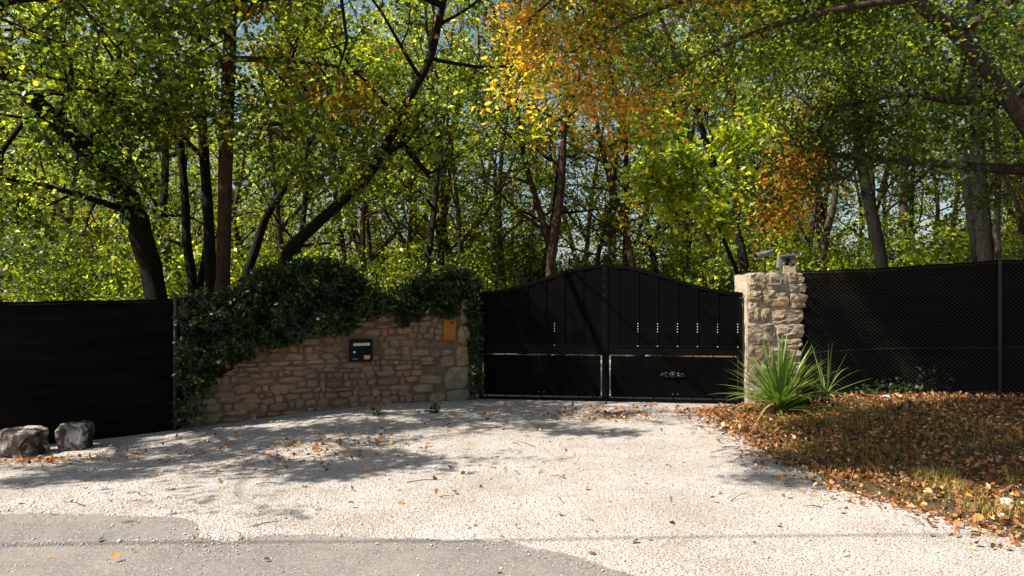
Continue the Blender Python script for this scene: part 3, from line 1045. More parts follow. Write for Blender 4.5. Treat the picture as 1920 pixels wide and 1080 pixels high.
def ivy(label, outline, n, depth, seed, name='ivy', core=True):
    """outline in photo pixels is carried onto the wall; leaves fill the body that hangs over it"""
    r = np.random.default_rng(seed)
    uz = [wall_uz(a, b2, 0.1) for a, b2 in outline]
    us = [q[0] for q in uz]; zs = [q[1] for q in uz]
    pos, nor = [], []
    clumps = [(r.uniform(min(us), max(us)), r.uniform(min(zs), max(zs)), r.uniform(-.10, .14)) for _ in range(90)]
    while len(pos) < n:
        u = r.uniform(min(us) - .02, max(us) + .02); z = r.uniform(min(zs), max(zs))
        ww = 0.05
        if not in_poly(u + r.normal() * ww, z + r.normal() * ww * .8, uz): continue
        # thickness grows above the top of the wall
        near = min(clumps, key=lambda c: (c[0] - u) ** 2 + (c[1] - z) ** 2)
        fr = depth * (0.5 + 0.9 * mnoise.noise(Vector((u * 3.2, z * 3.2, seed))) + .5 * mnoise.noise(Vector((u * 9, z * 9, seed)))) + near[2] * 1.5
        if mnoise.noise(Vector((u * 5.5, z * 5.5, seed + 4))) < -.38: continue
        fr = max(fr, 0.06)
        back = 0.0 if z < WTOP - .1 else -0.5
        t = 1 - abs(r.normal()) * 0.28 if r.random() < .75 else r.random()
        off = back + (fr - back) * max(0, t)
        p = wall_pt(u, z, off)
        pos.append(p); nor.append(wnrm * 0.7 if z < WTOP else wnrm * .45 + Vector((0, 0, .3)))
    root = empty(name, wall_pt(np.mean(us), 0.0, 0.0))
    tag(root, label, 'ivy')
    O = np.array(root.location)
    pos = np.array(pos) - O
    me = leaf_mesh('foliage', pos, (.022 + .05 * r.random(n) ** 1.4), colours('ivy', n, r, .2), LEAF_F, 0.35, r, np.array([tuple(q) for q in nor]), .4)
    f = obj('foliage', me, M_IVY, root); f['kind'] = 'stuff'
    # stems
    mb = MB(); rr = random.Random(seed)
    for k in range(16):
        u = rr.uniform(min(us), max(us))
        col = [z for uu, z in uz if abs(uu - u) < .5] or zs
        z0, z1 = min(col), max(col)
        pts = []
        x = u
        for q in range(7):
            pts.append(wall_pt(x, z0 + (z1 - z0) * (.35 + .5 * q / 6), .03) - Vector(O)); x += rr.uniform(-.06, .06)
        mb.tube(pts, [.012 - .0012 * q for q in range(7)], 5)
    q = mb.build('stem', M_BARK, root); q['kind'] = 'stuff'
    return root

ivy('large dark ivy bush tumbling over the left half of the stone wall',
    [(333, 566), (380, 546), (440, 545), (470, 512), (520, 492), (548, 496), (575, 484), (612, 478), (640, 494), (668, 508), (685, 522), (705, 545), (740, 556), (745, 588), (715, 580), (690, 592), (668, 600), (650, 622), (600, 615), (540, 640), (484, 655), (428, 683), (386, 722), (358, 772), (346, 796), (332, 790)], 30000, .34, 3)
ivy('rounded ivy clump crowning the stone wall beside the gate',
    [(745, 558), (765, 532), (800, 507), (850, 500), (884, 510), (902, 538), (902, 575), (898, 600), (886, 600), (880, 566), (862, 562), (850, 592), (820, 584), (790, 582), (770, 612), (745, 600)], 10000, .22, 8)
ivy('thin ivy strand hanging down the end of the wall beside the gate',
    [(884, 575), (902, 575), (902, 640), (899, 742), (890, 742), (884, 650)], 1300, .06, 21, 'ivy')

# ------------------------------------------------------------------ trees
class Tree:
    def __init__(self, seed):
        self.r = random.Random(seed)
        self.wood = MB()
        self.cl = []            # (position, spread, palette)
    def rnd(self, s):
        return Vector((self.r.gauss(0, s), self.r.gauss(0, s), self.r.gauss(0, s)))
    def branch(self, p, d, L, r, lvl, last, pal, up=0.12, kids=(4, 4, 4), dens=1.0):
        n = 5 if lvl <= 1 else 3
        pts, rad = [p.copy()], [r]
        d = d.normalized()
        for k in range(n):
            d = (d + self.rnd(.16 if lvl else .08) + Vector((0, 0, up * .35))).normalized()
            p = p + d * (L / n)
            pts.append(p.copy()); rad.append(max(.003, r * (1 - .68 * (k + 1) / n)))
        self.wood.tube(pts, rad, 7 if lvl <= 1 else (4 if lvl == 2 else 3), False)
        self.limb_kids(pts, rad, L, lvl, last, pal, up, kids, dens)
        return pts
    def limb_kids(self, pts, rad, L, lvl, last, pal, up, kids, dens, t0=.3):
        n = len(pts) - 1
        if lvl < last:
            m = kids[min(lvl, len(kids) - 1)]
            m = max(1, int(round(m * self.r.uniform(.8, 1.2))))
            for k in range(m):
                t = t0 + (1 - t0) * (k + self.r.random()) / m
                i = min(int(t * n), n - 1); f = t * n - i
                q = pts[i].lerp(pts[i + 1], f)
                dd = (pts[i + 1] - pts[i]).normalized()
                side = dd.cross(self.rnd(1)).normalized()
                nd = (dd * self.r.uniform(.35, .9) + side + Vector((0, 0, up))).normalized()
                self.branch(q, nd, L * self.r.uniform(.38, .62), max(.004, rad[i] * .55), lvl + 1, last, pal, up, kids, dens)
        if lvl >= last - 1:
            c = 3 if lvl == last else 2
            for k in range(max(1, int(c * dens + self.r.random()))):
                t = self.r.uniform(.45, 1.05)
                i = min(int(t * n), n - 1)
                self.cl.append((pts[i].lerp(pts[i + 1], min(1, t * n - i)), .07 + .12 * self.r.random(), pal))
    def leaves(self, name, per, size, shape, rng, O, up=.55):
        pos, tin, siz, nrm = [], [], [], []
        for c, s, pal in self.cl:
            n = max(3, int(per * rng.uniform(.6, 1.4)))
            cn = rng.normal(size=3) * .55 + np.array([0, 0, up + .25]); cn /= np.linalg.norm(cn)
            o3 = rng.normal(size=(n, 3)) * s * 1.25
            o3 -= np.outer(o3 @ cn, cn) * .72          # a spray of leaves lies in one plane
            pos.append(np.array(c)[None] + o3)
            nrm.append(np.repeat(cn[None] * 1.5, n, axis=0))
            tin.append(colours(pal, n, rng) * np.clip(1 + rng.normal() * .30, .4, 1.7))
            siz.append((.5 + .75 * rng.random(n) ** 1.5) * size)
        pos = np.concatenate(pos) - np.array(O); tin = np.clip(np.concatenate(tin), .004, .8); siz = np.concatenate(siz)
        return leaf_mesh(name, pos, siz, tin, shape, 0.0, rng, np.concatenate(nrm))
    def build(self, name, label, base, bark, per, size, shape=LEAF_D, group=None, cat='tree', seed=1, up=.55):
        root = empty(name, base)
        tag(root, label, cat, group)
        O = Vector(base)
        self.wood.v = [tuple(Vector(q) - O) for q in self.wood.v]
        self.wood.build('trunk', bark, root, True)
        if self.cl:
            rng = np.random.default_rng(seed)
            obj('crown', self.leaves('crown', per, size, shape, rng, O, up), M_LEAF, root)
        return root

def spline(pts, rad, m):
    """Catmull-Rom through pts"""
    out, ro = [], []
    n = len(pts)
    for i in range(n - 1):
        p0, p1, p2, p3 = pts[max(i - 1, 0)], pts[i], pts[i + 1], pts[min(i + 2, n - 1)]
        for k in range(m):
            t = k / m
            out.append(0.5 * ((2 * p1) + (p2 - p0) * t + (2 * p0 - 5 * p1 + 4 * p2 - p3) * t * t + (3 * p1 - p0 - 3 * p2 + p3) * t ** 3))
            ro.append(rad[i] + (rad[i + 1] - rad[i]) * t)
    out.append(pts[-1]); ro.append(rad[-1])
    return out, ro

def hero(label, path, bark=M_BARK, limbs=9, top=None, limb_len=2.6, z_from=3.0, pal='green', pals=None, seed=1, per=17, size=.098, extra=None, name='oak_tree', dens=1.0, shape=LEAF_F, front=0.0, build=True):
    """path: list of (px, py, depth, width in pixels); the trunk is carried on down to the ground and up out of the picture by `top` metres"""
    T = Tree(seed)
    P = [at(a, b2, c) for a, b2, c, w in path]
    R = [w * c / F / 2 for a, b2, c, w in path]
    d = P[0] - P[1]
    zb = gz(P[0].x, P[0].y) - .05
    dz = P[0].z - zb
    foot = Vector((P[0].x + d.x / max(abs(d.z), .3) * dz * .5, P[0].y, zb))
    pts = [foot] + P
    rad = [R[0] * 1.35] + R
    if top:
        e = P[-1] - P[-2]; e.normalize()
        q = P[-1].copy(); rr = R[-1]
        for k in range(4):
            e = (e + T.rnd(.12) + Vector((0, 0, .12))).normalized()
            q = q + e * top / 4; rr *= .68
            pts.append(q.copy()); rad.append(rr)
    sp, sr = spline(pts, rad, 5)
    T.wood.tube(sp, sr, 12, True, .07, T.r)
    hi = [i for i, q in enumerate(sp) if q.z > z_from]
    pals = pals or [pal]
    for k in range(limbs):
        i = hi[int(len(hi) * (k + T.r.random()) / limbs)]
        dd = (sp[min(i + 1, len(sp) - 1)] - sp[max(i - 1, 0)]).normalized()
        ang = T.r.uniform(0, 2 * PI)
        side = Vector((math.cos(ang), math.sin(ang) - front, 0)).normalized()
        nd = side + Vector((0, 0, T.r.uniform(.05, .6))) + dd * .25
        T.branch(sp[i], nd, limb_len * T.r.uniform(.65, 1.2), min(sr[i] * .55, .075), 1, 3, T.r.choice(pals), .10, (4, 4, 4), dens)
    if extra: extra(T)
    if not build: return T
    return T.build(name, label, (foot.x, foot.y, zb + .05), bark, per, size, shape, seed=seed)

def limb(T, path, pal, kids=6, L=1.6, last=3, dens=1.0, up=.05, lvl=1, t0=.25):
    """an explicit limb through photo pixels: (px, py, depth, width px)"""
    P = [at(a, b2, c) for a, b2, c, w in path]; R = [w * c / F / 2 for a, b2, c, w in path]
    sp, sr = spline(P, R, 4)
    T.wood.tube(sp, sr, 8, True, .05, T.r)
    T.limb_kids(sp, sr, L / .5, lvl, last, pal, up, (kids, kids, 4), dens, t0)
    return sp

def puff(T, px, py, Y, rx, ry, ryd, n, pal):
    """leafy clusters spread round a point"""
    for _ in range(n):
        T.cl.append((at(px + T.r.gauss(0, rx), py + T.r.gauss(0, ry), Y + T.r.gauss(0, ryd)), .09 + .10 * T.r.random(), pal))

# T1, the big curving oak on the left
def ex1(T):
    limb(T, [(250, 400, 12.1, 16), (170, 372, 11.6, 13), (90, 350, 11.3, 10), (10, 335, 11, 7)], 'green', 4, .9)
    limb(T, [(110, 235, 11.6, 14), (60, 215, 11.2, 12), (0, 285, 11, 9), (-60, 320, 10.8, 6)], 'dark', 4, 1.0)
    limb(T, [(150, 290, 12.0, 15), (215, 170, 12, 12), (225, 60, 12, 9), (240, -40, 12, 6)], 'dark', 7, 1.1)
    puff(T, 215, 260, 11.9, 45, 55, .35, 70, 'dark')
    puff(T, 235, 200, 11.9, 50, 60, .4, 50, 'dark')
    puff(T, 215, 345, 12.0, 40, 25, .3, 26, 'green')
hero('thick oak with a bent trunk leaning left over the windbreak fence',
     [(291, 545, 12.6, 40), (268, 455, 12.5, 42), (246, 385, 12.3, 40), (180, 300, 12.0, 36), (120, 240, 11.7, 34), (55, 180, 11.4, 30), (-20, 110, 11.2, 24)],
     limbs=7, top=1.2, limb_len=1.9, z_from=3.0, dens=.8, pals=['green', 'dark', 'green', 'lime'], seed=41, extra=ex1)
# T2, the straight reddish trunk
def ex2(T):
    limb(T, [(420, 245, 11.9, 13), (470, 236, 11.6, 10), (520, 250, 11.4, 7), (590, 290, 11.2, 5)], 'green', 6, 1.0)
    limb(T, [(430, 60, 11.9, 14), (380, 50, 11.5, 11), (310, 20, 11.2, 8)], 'green', 6, 1.1)
    limb(T, [(430, 110, 11.9, 12), (500, 112, 12.2, 10), (600, 120, 12.4, 7), (680, 135, 12.5, 5)], 'lime', 6, 1.0)
    puff(T, 395, 180, 11.8, 60, 45, .4, 46, 'green')
    puff(T, 450, 210, 11.8, 40, 30, .4, 26, 'dark')
hero('tall straight oak with reddish brown bark rising behind the ivy',
     [(418, 540, 12.0, 27), (421, 420, 12.0, 26), (423, 300, 12.0, 26), (428, 160, 12.0, 25), (434, 0, 12.0, 22)],
     M_BARK_RED, limbs=8, top=1.2, limb_len=1.9, z_from=3.9, dens=.8, pals=['green', 'dark', 'lime', 'green'], seed=42, extra=ex2, front=.25)
# T3 and T4, the thinner pair beside it
hero('thin dark oak standing just left of the reddish trunk',
     [(396, 535, 13.0, 20), (392, 430, 13.0, 20), (385, 320, 13.0, 19), (377, 200, 13.0, 16), (372, 90, 13, 12)], limbs=5, top=1, limb_len=1.6, z_from=3.6, dens=.8, pals=['dark', 'green', 'lime'], seed=43)
def ex4(T):
    T.wood.tube([at(372, 545, 13.2), at(384, 490, 13.2), at(388, 450, 13.1)], [.075, .065, .055], 8)
    limb(T, [(345, 462, 13.2, 8), (325, 452, 13.2, 6), (305, 448, 13.2, 4)], 'green', 2, .5)
hero('slim oak with forked base between the bent oak and the reddish trunk',
     [(362, 545, 13.2, 19), (350, 450, 13.2, 17), (347, 370, 13.2, 15), (335, 250, 13.2, 13), (320, 170, 13.2, 11), (290, 90, 13.2, 8)], limbs=5, top=1, limb_len=1.6, z_from=3.5, dens=.8, pals=['green', 'dark', 'green'], seed=44, extra=ex4)
# T5 leaning right
hero('slender oak leaning right just right of the reddish trunk',
     [(456, 545, 14.5, 17), (478, 470, 14.5, 17), (498, 410, 14.5, 15), (535, 350, 14.5, 12), (590, 250, 14.5, 9)], limbs=5, top=1.5, limb_len=1.6, z_from=3.6, dens=.8, pals=['green', 'dark', 'lime'], seed=45)
# T6, the black curved trunk that leans right over the wall
def ex6(T):
    limb(T, [(575, 170, 12.6, 9), (548, 120, 12.6, 7), (560, 70, 12.4, 5)], 'rust', 4, .9)
    limb(T, [(690, 330, 12.7, 15), (745, 272, 12.6, 14), (780, 300, 12.5, 12), (806, 335, 12.4, 6)], 'green', 5, .9)
    puff(T, 600, 190, 12.3, 65, 28, .3, 30, 'rust'); puff(T, 640, 180, 12.0, 50, 22, .3, 22, 'orange'); puff(T, 345, 215, 12.4, 14, 30, .2, 10, 'yellow')
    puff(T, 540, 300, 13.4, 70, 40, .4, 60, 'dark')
    puff(T, 640, 265, 13.2, 70, 40, .4, 60, 'green')
    T.branch(at(830, 10, 12.3), Vector((-.42, -.9, .12)), 4.2, .06, 1, 3, 'green', .06, (6, 4, 4), 1.0)
    pass
    puff(T, 625, 345, 12.4, 45, 22, .2, 18, 'green')
hero('blackish oak bending far right above the ivy bush',
     [(531, 520, 12.9, 22), (543, 470, 12.9, 23), (580, 432, 12.8, 22), (640, 378, 12.8, 19), (690, 330, 12.7, 18), (738, 245, 12.6, 16), (775, 170, 12.5, 16), (806, 110, 12.4, 15), (830, 10, 12.3, 12)],
     limbs=8, top=1.0, limb_len=1.7, z_from=3.9, dens=.8, pals=['green', 'lime', 'green', 'dark'], seed=46, extra=ex6)
# right-hand trunks
hero('dark leaning oak trunk behind the middle of the right fence',
     [(1655, 510, 14.5, 23), (1638, 420, 14.5, 23), (1618, 320, 14.5, 20), (1605, 220, 14.5, 16), (1590, 100, 14.5, 12)], limbs=7, top=1.2, limb_len=1.9, z_from=4.0, pals=['green', 'lime', 'dark'], seed=47)
def ex9(T):
    T.wood.tube([at(1838, 520, 13.1), at(1826, 430, 13.1), at(1810, 330, 13.1), at(1800, 240, 13.1)], [.10, .09, .085, .06], 9)
hero('stout twin trunked oak behind the right fence post',
     [(1849, 510, 13.0, 30), (1843, 420, 13.0, 29), (1835, 330, 13.0, 27), (1830, 200, 13.0, 24), (1825, 40, 13, 20)], M_BARK, limbs=8, top=1.2, limb_len=2.0, z_from=4.1, pals=['dark', 'green', 'dark'], seed=48, extra=ex9)
hero('pale thin trunk at the right edge behind the fence',
     [(1871, 505, 15.0, 12), (1868, 420, 15, 12), (1872, 340, 15, 11), (1868, 240, 15, 9)], M_BARK_PALE, limbs=5, top=3, limb_len=1.6, z_from=4.0, pals=['green', 'yellow'], seed=49)
hero('pale straight trunk between the leaning trunk and the twin oak',
     [(1695, 500, 17, 15), (1694, 400, 17, 15), (1697, 310, 17, 13), (1700, 180, 17, 10)], M_BARK_PALE, limbs=7, top=3, limb_len=2, z_from=4.2, pals=['lime', 'green'], seed=50)
hero('pale crooked trunk leaning left behind the pillar',
     [(1540, 500, 17, 14), (1549, 440, 17, 14), (1563, 385, 17, 12), (1566, 330, 17, 11), (1555, 250, 17, 9)], M_BARK_PALE, limbs=6, top=3, limb_len=1.9, z_from=4.0, pals=['lime', 'green'], seed=51)
hero('brown forked trunk above the left flank of the gate arch',
     [(1032, 510, 18, 17), (1040, 440, 18, 17), (1050, 370, 18, 15), (1056, 280, 18, 12), (1060, 150, 18, 9)], M_BARK_RED, limbs=8, top=3, limb_len=2.2, z_from=3.6, pals=['green', 'rust', 'orange', 'green'], seed=52)

# young tree with bright leaves behind the pillar
def exm(T):
    puff(T, 1325, 350, 13.2, 55, 32, .3, 60, 'lime')
    puff(T, 1400, 330, 13.2, 45, 30, .3, 36, 'lime')
    puff(T, 1275, 400, 13.4, 25, 30, .3, 24, 'lime')
hero('young tree with bright lime green leaves behind the gate beside the pillar',
     [(1385, 525, 13.4, 8), (1365, 470, 13.4, 8), (1345, 410, 13.4, 7), (1330, 350, 13.3, 5)], limbs=5, top=.5, limb_len=.9, z_from=2.4, pal='lime', seed=53, extra=exm, size=.13, per=10, name='young_tree')

# T10, the near oak that leans in from the right and overhangs the drive
T = Tree(60)
Yt = 8.4
foot = Vector((7.9, 8.6, gz(7.9, 8.6) - .05))
trunk = [foot, Vector((6.7, 8.5, 1.7)), at(1925, 235, Yt), at(1860, 140, Yt - .1), at(1790, 60, Yt - .2), at(1715, -5, Yt - .3), Vector((3.2, 7.9, 5.7)), Vector((2.3, 7.7, 6.9)), Vector((1.7, 7.6, 8.2))]
rad = [.19, .15, .092, .084, .078, .072, .058, .042, .025]
sp, sr = spline(trunk, rad, 6)
T.wood.tube(sp, sr, 12, True, .07, T.r)
limb(T, [(1990, 320, 8.8, 30), (1900, 318, 8.9, 20), (1750, 306, 9.0, 15), (1640, 300, 9.0, 12), (1560, 291, 9.0, 11), (1480, 308, 9.0, 9), (1420, 338, 9.0, 6)], 'dark', 9, .62, t0=.12)
limb(T, [(1560, 291, 9.0, 8), (1490, 295, 8.9, 6), (1450, 285, 8.85, 4)], 'orange', 2, .2)
puff(T, 1474, 360, 8.95, 8, 24, .05, 30, 'orange'); puff(T, 1455, 405, 8.95, 14, 9, .05, 16, 'orange'); puff(T, 1485, 298, 8.95, 20, 5, .05, 6, 'orange')
limb(T, [(1920, 175, 8.5, 22), (1800, 190, 8.7, 15), (1700, 176, 8.8, 11), (1600, 195, 8.9, 9), (1520, 205, 9.0, 5)], 'dark', 9, .66)
puff(T, 1545, 200, 8.95, 40, 16, .15, 16, 'yellow')
limb(T, [(1715, -5, 8.1, 16), (1560, 20, 8.2, 12), (1420, 60, 8.3, 9), (1300, 115, 8.4, 7), (1190, 180, 8.5, 4)], 'green', 9, .5)
limb(T, [(1650, -60, 7.9, 14), (1480, -50, 7.8, 11), (1320, -10, 7.8, 9), (1180, 40, 7.7, 7), (1050, 110, 7.7, 4)], 'yellow', 7, .5)
limb(T, [(1600, -140, 7.8, 14), (1400, -150, 7.8, 11), (1200, -100, 7.8, 8), (1060, -20, 7.7, 6), (970, 60, 7.7, 4)], 'orange', 6, .5)
puff(T, 1060, 130, 7.7, 65, 45, .22, 26, 'orange'); puff(T, 1080, 140, 7.7, 75, 50, .22, 16, 'yellow'); puff(T, 1190, 205, 7.6, 65, 28, .2, 36, 'orange'); puff(T, 1000, 100, 7.7, 35, 50, .2, 22, 'yellow'); puff(T, 1130, 70, 7.6, 60, 30, .2, 20, 'orange')
puff(T, 1110, 190, 7.7, 50, 32, .2, 14, 'yellow'); puff(T, 1150, 60, 7.7, 90, 45, .2, 26, 'green')
puff(T, 1290, 60, 8.0, 90, 40, .3, 12, 'rust'); puff(T, 1330, 40, 8.0, 90, 40, .3, 24, 'green'); puff(T, 1380, 110, 8.2, 80, 50, .3, 40, 'green')
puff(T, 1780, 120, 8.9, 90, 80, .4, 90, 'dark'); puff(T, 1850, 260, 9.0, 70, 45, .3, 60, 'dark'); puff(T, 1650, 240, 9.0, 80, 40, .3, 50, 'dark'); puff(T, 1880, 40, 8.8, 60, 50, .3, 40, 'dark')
puff(T, 1600, 270, 9.0, 90, 22, .3, 34, 'green')
puff(T, 1700, 80, 7.6, 50, 30, .2, 12, 'green'); puff(T, 1890, 90, 7.6, 30, 30, .2, 10, 'dark')
# the crown overhead, above the picture: it shades the verge and the right fence
SHADE_RIGHT = [(1700, 800, 130, 22, 427), (1820, 830, 110, 30, 472), (1640, 840, 90, 14, 247), (1560, 868, 80, 8, 157), (1480, 872, 60, 5, 51), (1440, 898, 40, 3, 24), (1500, 905, 40, 3, 24), (1430, 855, 35, 3, 18), (1760, 875, 110, 12, 247),
               (1880, 890, 70, 12, 135), (1590, 806, 50, 10, 75), (1850, 765, 90, 12, 157), (1720, 772, 60, 6, 39), (1960, 820, 60, 40, 180), (1950, 880, 60, 20, 60)]
def shade_clusters(T, spots, z0, z1, pal, spread):
    """leafy clusters up in the crown, up the sun ray from where the photograph shows their shade"""
    for px, py, rx, ry, n in spots:
        for _ in range(n):
            g = on_ground(px + T.r.gauss(0, rx * .6), max(760, py + T.r.gauss(0, ry * .7)))
            t = (T.r.uniform(z0, z1) - g.z) / to_sun.z
            T.cl.append((g + to_sun * t, spread, pal))
shade_clusters(T, SHADE_RIGHT, 5.0, 6.2, 'green', .12)
for k in range(2000):
    z = T.r.uniform(4.6, 7.2)
    x = T.r.uniform(.9, 4.6); y = 11.0 - .287 * (z - 1) + T.r.uniform(-.45, .25)
    s_ = x + .79 * (z - 1)          # where its shade crosses the fence
    if 4.85 < s_ < 5.4 or 5.65 < s_ < 5.95 or 4.45 < s_ < 4.68 or 6.35 < s_ < 6.6 or s_ < 4.2: continue
    T.cl.append((Vector((x, y, z)), .12, T.r.choice(['green', 'green', 'dark'])))
for a, b2, c, pal in (((3.2, 7.9, 5.7), (-.6, -.7, .25), 2.2, 'green'), ((3.2, 7.9, 5.7), (.2, -.9, .3), 2.0, 'green'), ((4.3, 8.1, 4.75), (-.3, -.95, .2), 1.9, 'green'), ((2.3, 7.7, 6.9), (-.8, -.2, .3), 2.0, 'green'),
                      ((2.3, 7.7, 6.9), (.3, .4, .5), 1.8, 'green'), ((4.7, 8.2, 4.35), (.5, -.8, .5), 2.0, 'green'), ((1.7, 7.6, 8.2), (-.3, -.3, .6), 1.6, 'green')):
    T.branch(Vector(a), Vector(b2), c, .05, 1, 3, pal, .05, (4, 4, 4), .8)
spray = at(1470, 370, 8.95)
def off_ray(p):
    q = p - spray
    k = q.dot(to_sun)
    return k < .5 or (q - to_sun * k).length > .48
T.cl = [c for c in T.cl if off_ray(c[0])]
T.build('oak_tree', 'near oak leaning in from the right with orange leaves hanging over the drive', (foot.x, foot.y, foot.z + .05), M_BARK_PALE, 26, .060, LEAF_O, seed=60)

# the oak whose boughs reach in at the left edge
T = Tree(61)
foot = Vector((-8.9, 8.9, gz(-8.9, 8.9) - .05))
tr = [foot, Vector((-8.7, 8.8, 2.0)), Vector((-8.4, 8.8, 3.8)), Vector((-8.2, 8.7, 5.6)), Vector((-7.9, 8.7, 7.4)), Vector((-7.6, 8.6, 8.8))]
sp, sr = spline(tr, [.24, .19, .16, .13, .09, .04], 5)
T.wood.tube(sp, sr, 12, True, .07, T.r)
for a, b2, c, pal in (((-8.4, 8.8, 3.6), (.95, -.1, .15), 3.4, 'green'), ((-8.3, 8.8, 4.4), (.9, -.35, .3), 3.3, 'green'), ((-8.3, 8.8, 4.8), (.8, .5, .2), 3.2, 'green'), ((-8.2, 8.7, 5.5), (.9, .1, .3), 3.4, 'green'),
                      ((-8.0, 8.7, 6.5), (.8, .5, .3), 3.2, 'green'), ((-8.0, 8.7, 6.6), (.9, -.3, .2), 2.8, 'green'), ((-7.8, 8.7, 7.6), (.7, .1, .5), 2.8, 'green'), ((-7.8, 8.7, 7.6), (-.7, .2, .5), 2.4, 'green'), ((-8.1, 8.7, 5.2), (-.9, -.2, .4), 2.6, 'green')):
    T.branch(Vector(a), Vector(b2), c, .07, 1, 3, pal, .06, (5, 4, 4), .9)
SHADE_LEFT = [(70, 905, 55, 7, 36), (150, 888, 75, 8, 56), (215, 893, 50, 6, 25), (240, 868, 70, 8, 50), (330, 845, 70, 8, 50), (300, 872, 60, 5, 22), (400, 858, 70, 6, 36), (470, 835, 70, 7, 47),
              (560, 815, 80, 7, 56), (520, 872, 60, 5, 22), (640, 880, 90, 8, 56), (590, 893, 60, 5, 25), (700, 855, 60, 6, 30), (760, 868, 50, 4, 19), (640, 805, 90, 7, 61), (420, 812, 70, 8, 47), (760, 800, 90, 8, 56), (850, 785, 70, 8, 50),
              (700, 830, 60, 5, 19), (960, 785, 60, 8, 36), (1030, 775, 50, 6, 33), (1010, 800, 55, 6, 28), (1080, 812, 50, 5, 25), (1170, 777, 50, 4, 25), (1175, 813, 30, 3, 12), (920, 770, 50, 6, 30), (235, 832, 45, 9, 47)]
shade_clusters(T, SHADE_LEFT, 4.8, 5.6, 'green', .09)
for a, b2, c, pal in (((-8.4, 8.8, 3.8), (.5, -.85, .4), 3.4, 'green'), ((-8.2, 8.7, 5.0), (.75, -.7, .2), 3.6, 'green')):
    T.branch(Vector(a), Vector(b2), c, .07, 1, 3, pal, .06, (5, 4, 4), .9)
T.build('oak_tree', 'oak boughs reaching in over the fence from beyond the left edge', (foot.x, foot.y, foot.z + .05), M_BARK, 20, .088, LEAF_F, seed=61)

# ---- the wood behind: a few kinds of slender oak, copied
def slender(seed, height, bend, pals, limbs=9, fork=False):
    T = Tree(seed)
    r = T.r
    pts = [Vector((0, 0, -.1))]
    d = Vector((r.uniform(-bend, bend), r.uniform(-bend, bend), 1)).normalized()
    n = 8
    for k in range(n):
        d = (d + T.rnd(.10) + Vector((0, 0, .10))).normalized()
        pts.append(pts[-1] + d * height / n)
    r0 = .095 * r.uniform(.8, 1.25)
    rad = [r0 * 1.3] + [r0 * (1 - .8 * k / n) for k in range(1, n + 1)]
    sp, sr = spline(pts, rad, 3)
    T.wood.tube(sp, sr, 8, True, .06, r)
    hi = [i for i, q in enumerate(sp) if q.z > height * .26]
    for k in range(limbs):
        i = hi[int(len(hi) * (k + r.random()) / limbs)]
        a = r.uniform(0, 2 * PI)
        nd = Vector((math.cos(a), math.sin(a), r.uniform(.25, .9)))
        T.branch(sp[i], nd, height * r.uniform(.16, .26), max(.02, sr[i] * .5), 1, 3, r.choice(pals), .12, (4, 4, 3), .8)
    if fork:
        nd = Vector((r.uniform(-1, 1), r.uniform(-1, 1), 1.6))
        T.branch(sp[int(len(sp) * .3)], nd, height * .5, r0 * .6, 1, 3, pals[0], .14, (6, 4, 3), .8)
    # a few bare dead side twigs low on the stem
    for k in range(4):
        i = r.randrange(4, len(sp) // 2)
        a = r.uniform(0, 2 * PI)
        T.wood.tube([sp[i], sp[i] + Vector((math.cos(a), math.sin(a), .3)) * .5, sp[i] + Vector((math.cos(a) * .9, math.sin(a), .7)) * 1.0], [.014, .01, .004], 4, False)
    return T

BACK = 'slender oak in the wood behind the gate and fences, one of many alike'
kinds = [(70, 9.5, .10, ['green', 'lime', 'lime'], M_BARK, False), (71, 10.5, .16, ['green', 'lime', 'rust'], M_BARK_RED, True), (72, 9, .22, ['green', 'dark', 'green'], M_BARK, False),
         (73, 10.5, .08, ['lime', 'green', 'lime'], M_BARK_PALE, True), (74, 10, .14, ['yellow', 'lime', 'green'], M_BARK, False), (75, 9, .28, ['green', 'lime'], M_BARK_RED, False)]
proto = []
for k, (sd, hh, bend, pals, bark, fk) in enumerate(kinds):
    T = slender(sd, hh, bend, pals, 10, fk)
    proto.append(T.build('slender_oak', BACK, (0, 0, 0), bark, 12, .105, LEAF_D, 'slender oaks of the wood', seed=sd))
def copy_tree(o):
    c = o.copy(); COL.objects.link(c)
    for ch in o.children:
        d2 = ch.copy(); COL.objects.link(d2); d2.parent = c
    return c
rt = random.Random(9)
spots = []
# trunks one can follow in the photograph: (px at the top of wall or gate, depth)
for px, Y in ((655, 22), (690, 19), (706, 24), (745, 20), (752, 27), (787, 25), (820, 21), (858, 23), (893, 19.5), (925, 27), (960, 30), (1000, 25), (1072, 24), (1093, 29), (1110, 22), (1150, 33), (1183, 21),
              (1215, 26), (1255, 30), (1290, 22), (1325, 26), (1440, 21), (1470, 26), (1480, 18.5), (1575, 23), (1610, 28), (1730, 24), (1770, 29), (1905, 21), (520, 24), (560, 21), (600, 27), (220, 22), (160, 27), (90, 21), (30, 26), (1050, 19.5), (1128, 26), (1170, 28), (1200, 19), (1238, 21), (1270, 27), (1350, 19.5), (1395, 24), (980, 20), (945, 22), (830, 28), (720, 21), (672, 28), (1520, 25), (1555, 28), (1640, 22), (1665, 27), (1715, 20.5), (1800, 26), (1885, 24)):
    spots.append(((px - 960) * Y / F, Y))
tries = 0
while len(spots) < 150 and tries < 9000:
    tries += 1
    Y = 17 + 33 * rt.random() ** 1.3; X = rt.uniform(-.72, .78) * Y
    if 17 < Y < 24 and -2 < X < 4.5: continue
    px = 960 + X * F / Y
    if (980 < px < 1340 and Y > 31) or (1530 < px < 1860 and Y > 30) or (640 < px < 800 and Y > 36): continue
    if abs(X - 1.4 - (Y - 24) * .05) < 1.6: continue
    if min((X - a) ** 2 + (Y - b2) ** 2 for a, b2 in spots) < 3.2: continue
    spots.append((X, Y))
